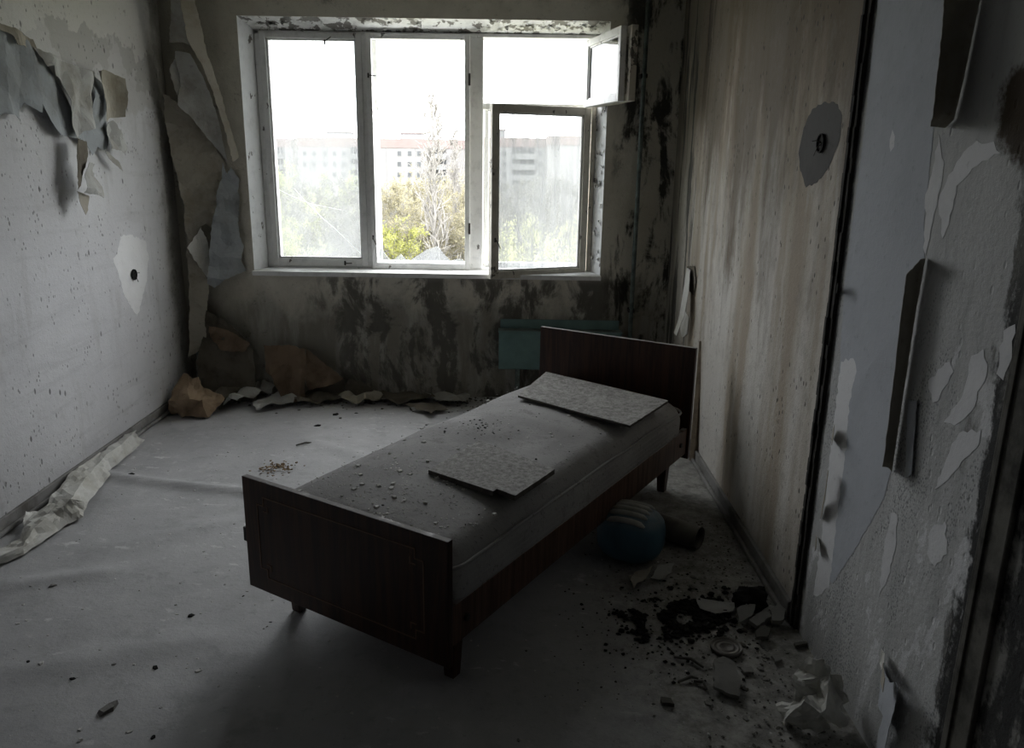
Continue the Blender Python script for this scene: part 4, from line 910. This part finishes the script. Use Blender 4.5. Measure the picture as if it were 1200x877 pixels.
# trees
top = {}
def tree_meshes(seed, h, rad, style, nprim, nsec, ntw, nleaf, leaf=.14, base=.22):
    r = random.Random(seed); mb = MB(); tips = []
    def rv(a): return Vector((r.uniform(-a, a), r.uniform(-a, a), r.uniform(-a, a)))
    tp = [Vector((0, 0, 0))]
    for i in range(1, 7): tp.append(Vector((r.uniform(-.15, .15)*i*.4, r.uniform(-.15, .15)*i*.4, h*.95*i/6)))
    R0 = h*.014; mb.tube(tp, [R0*(1-.85*i/6) for i in range(7)], 6)
    def on(t): k = min(5, int(t*6)); return tp[k].lerp(tp[k+1], t*6-k)
    for i in range(nprim):
        t = base+(1-base)*(i+r.random())/nprim; p = on(min(t, .98)); a = r.random()*6.283
        if style == 'poplar': L = rad*1.5*(1.15-.9*t)*r.uniform(.8, 1.2)+.5; d = Vector((math.cos(a)*.30, math.sin(a)*.30, 1)).normalized()
        elif style == 'willow': L = rad*(1.1-.35*t); d = Vector((math.cos(a), math.sin(a), .55)).normalized()
        else: L = rad*(1.25-.75*abs(t-.45)*1.4)*r.uniform(.8, 1.15); d = Vector((math.cos(a), math.sin(a), .25+.9*t)).normalized()
        q = [p, p+d*L*.5+rv(.08*L), p+d*L+rv(.12*L)+Vector((0, 0, .1*L))]; b0 = R0*(.42 if style != 'poplar' else .55)*(1.1-t); mb.tube(q, [b0, b0*.6, b0*.2], 4, False)
        for j in range(nsec):
            s = r.uniform(.25, 1.); o_ = q[0].lerp(q[1], s*2) if s < .5 else q[1].lerp(q[2], s*2-1)
            d2 = (d+rv(.9)+Vector((0, 0, .4 if style != 'willow' else -.2))).normalized(); L2 = L*.42*r.uniform(.6, 1.1)
            q2 = [o_, o_+d2*L2]; mb.tube(q2, [max(b0*.35, .042), .026] if style == 'poplar' else [b0*.35, b0*.12], 3, False)
            for k in range(ntw):
                s = r.uniform(.2, 1.); o2 = q2[0].lerp(q2[1], s); d3 = (d2+rv(1.)+Vector((0, 0, .3 if style != 'willow' else -1.6))).normalized(); L3 = L2*.55*r.uniform(.6, 1.2)+(.8 if style == 'willow' else .2)
                e_ = o2+d3*L3; mb.tube([o2, e_], [.042, .022] if style == 'poplar' else [.016, .006], 3, False); tips.append((o2, e_))
    lb = MB()
    for i in range(nleaf):
        a, b = r.choice(tips); p = a.lerp(b, r.uniform(.2, 1.05))+rv(.14); u = rv(1).normalized()*leaf*r.uniform(.6, 1.2); v = u.cross(rv(1)).normalized()*leaf*.6
        lb.add([p-u, p+v, p+u, p-v], [(0, 1, 2, 3)])
    zs = sorted(v[2] for v in lb.v); top[(seed)] = zs[int(len(zs)*.995)]
    return mb.mesh('trunk_and_branches'), lb.mesh('foliage')
def leafmat(name, c):
    t = T(name); col = t.mix(t.step(t.noise(.9, 4), .35, .65), tuple(x*.82 for x in c), tuple(min(1, x*1.12) for x in c)); t.out(col, .9, spec=.1)
    q = t.n('ShaderNodeBsdfTranslucent'); t.link(col, q.inputs[0]); ad = t.n('ShaderNodeAddShader')
    t.nt.links.new(t.b.outputs[0], ad.inputs[0]); t.nt.links.new(q.outputs[0], ad.inputs[1]); t.nt.links.new(ad.outputs[0], t.o.inputs[0]); return t.m
bark = leafmat('grey_bark', (.136, .128, .120)); bark2 = leafmat('pale_poplar_bark', (.150, .142, .132))
kinds = {
 'tan': (tree_meshes(1, 15, 4.6, 'round', 34, 7, 6, 13000, .10), bark, leafmat('tan_budding_foliage', (.112, .102, .066))),
 'green': (tree_meshes(2, 15, 4.6, 'round', 34, 7, 6, 13000, .10), bark, leafmat('yellow_green_foliage', (.150, .160, .075))),
 'bright': (tree_meshes(3, 9, 3.4, 'round', 26, 7, 6, 12000, .09, .1), bark, leafmat('bright_spring_foliage', (.119, .121, .038))),
 'grey': (tree_meshes(4, 15, 4.4, 'round', 36, 8, 6, 8000, .085), bark, leafmat('grey_green_buds', (.068, .068, .058))),
 'willow': (tree_meshes(5, 12, 5.2, 'willow', 34, 7, 7, 16000, .09), bark, leafmat('pale_willow_foliage', (.205, .210, .100))),
 'poplar': (tree_meshes(6, 23, 2.9, 'poplar', 46, 5, 3, 500, .07, .15), bark2, leafmat('poplar_buds', (.064, .058, .050))),
}
seen = {}
def tree(kind, u, vtop, Y, label, group=None, rz=0., wide=1.):
    (tm, lm), bk, lf = kinds[kind]; p = onY(u, vtop, Y); H = top[{'tan': 1, 'green': 2, 'bright': 3, 'grey': 4, 'willow': 5, 'poplar': 6}[kind]]
    k = (p.z-GZ)/H; e = empty({'poplar': 'poplar_tree', 'willow': 'willow_tree', 'bright': 'leafy_shrub'}.get(kind, 'spring_tree'), (p.x, Y, GZ), rz); e.scale = (k*wide, k*wide, k)
    link('trunk_and_branches', tm, bk, e); link('foliage', lm, lf, e); tag(e, label, 'shrub' if kind == 'bright' else 'tree', group)
tree('poplar', 509, 96, 62, 'tall bare poplar rising above the roofs in the middle pane', rz=.3)
tree('poplar', 533, 132, 70, 'slimmer bare poplar just right of the tall one', rz=1.9, wide=.7)
tree('poplar', 344, 150, 120, 'distant bare poplar by the left end of the long block', rz=2.2, wide=.7)
tree('bright', 461, 262, 60, 'bright yellow shrub at the bottom left of the middle pane', rz=.5, wide=.8)
tree('tan', 470, 205, 75, 'rounded golden tan tree left of the tall poplar', rz=.9, wide=.9)
tree('tan', 500, 226, 66, 'golden tan tree behind the tall poplar trunk', rz=2.5)
tree('tan', 541, 206, 80, 'golden tan tree at the right of the middle pane', rz=4.)
tree('willow', 652, 250, 58, 'pale yellow willow low in the tilted sash', rz=.4)
tree('willow', 618, 282, 54, 'lower pale willow in front of the larger one', rz=2.4)
tree('green', 340, 193, 85, 'fresh yellow-green tree at the left edge of the cracked pane', rz=1.)
ordn = ['leftmost', 'second from left', 'third from left', 'fourth from left', 'fifth from left', 'sixth from left']
def stand(items, kind, what, group, ph):
    for k, (row, L) in enumerate(items):
        for i, (u, v, Y) in enumerate(sorted(L)):
            kd = kind if isinstance(kind, str) else kind[(i+k) % len(kind)]
            tree(kd, u, v, Y, what[kd]+', '+ordn[i]+' of its '+row+' row', group, i*1.7+k+ph)
stand([('back', [(318, 215, 75), (366, 208, 80), (392, 204, 92), (418, 208, 78)]), ('middle', [(300, 230, 70), (350, 240, 62), (378, 246, 60), (428, 244, 62)]), ('front', [(335, 262, 52), (405, 250, 58)])],
      ('grey', 'grey', 'green'), {'grey': 'hazy grey-green tree behind the cracked pane', 'green': 'hazy yellowish tree behind the cracked pane'}, 'woodland behind the cracked pane', 0.)
stand([('back', [(588, 212, 95), (612, 208, 100), (640, 210, 92), (664, 205, 90), (690, 212, 85)]), ('front', [(596, 240, 72), (626, 240, 74), (576, 262, 64), (604, 268, 62)])],
      'grey', {'grey': 'bare grey tree behind the tilted sash'}, 'woodland behind the tilted sash', .4)
stand([('back', [(452, 214, 100), (486, 210, 105), (520, 212, 98), (556, 212, 95)]), ('middle', [(446, 236, 80), (524, 244, 68), (566, 226, 84)]), ('front', [(488, 258, 62), (548, 250, 64)])],
      'tan', {'tan': 'golden tan tree behind the broken pane'}, 'thicket behind the broken pane', .9)
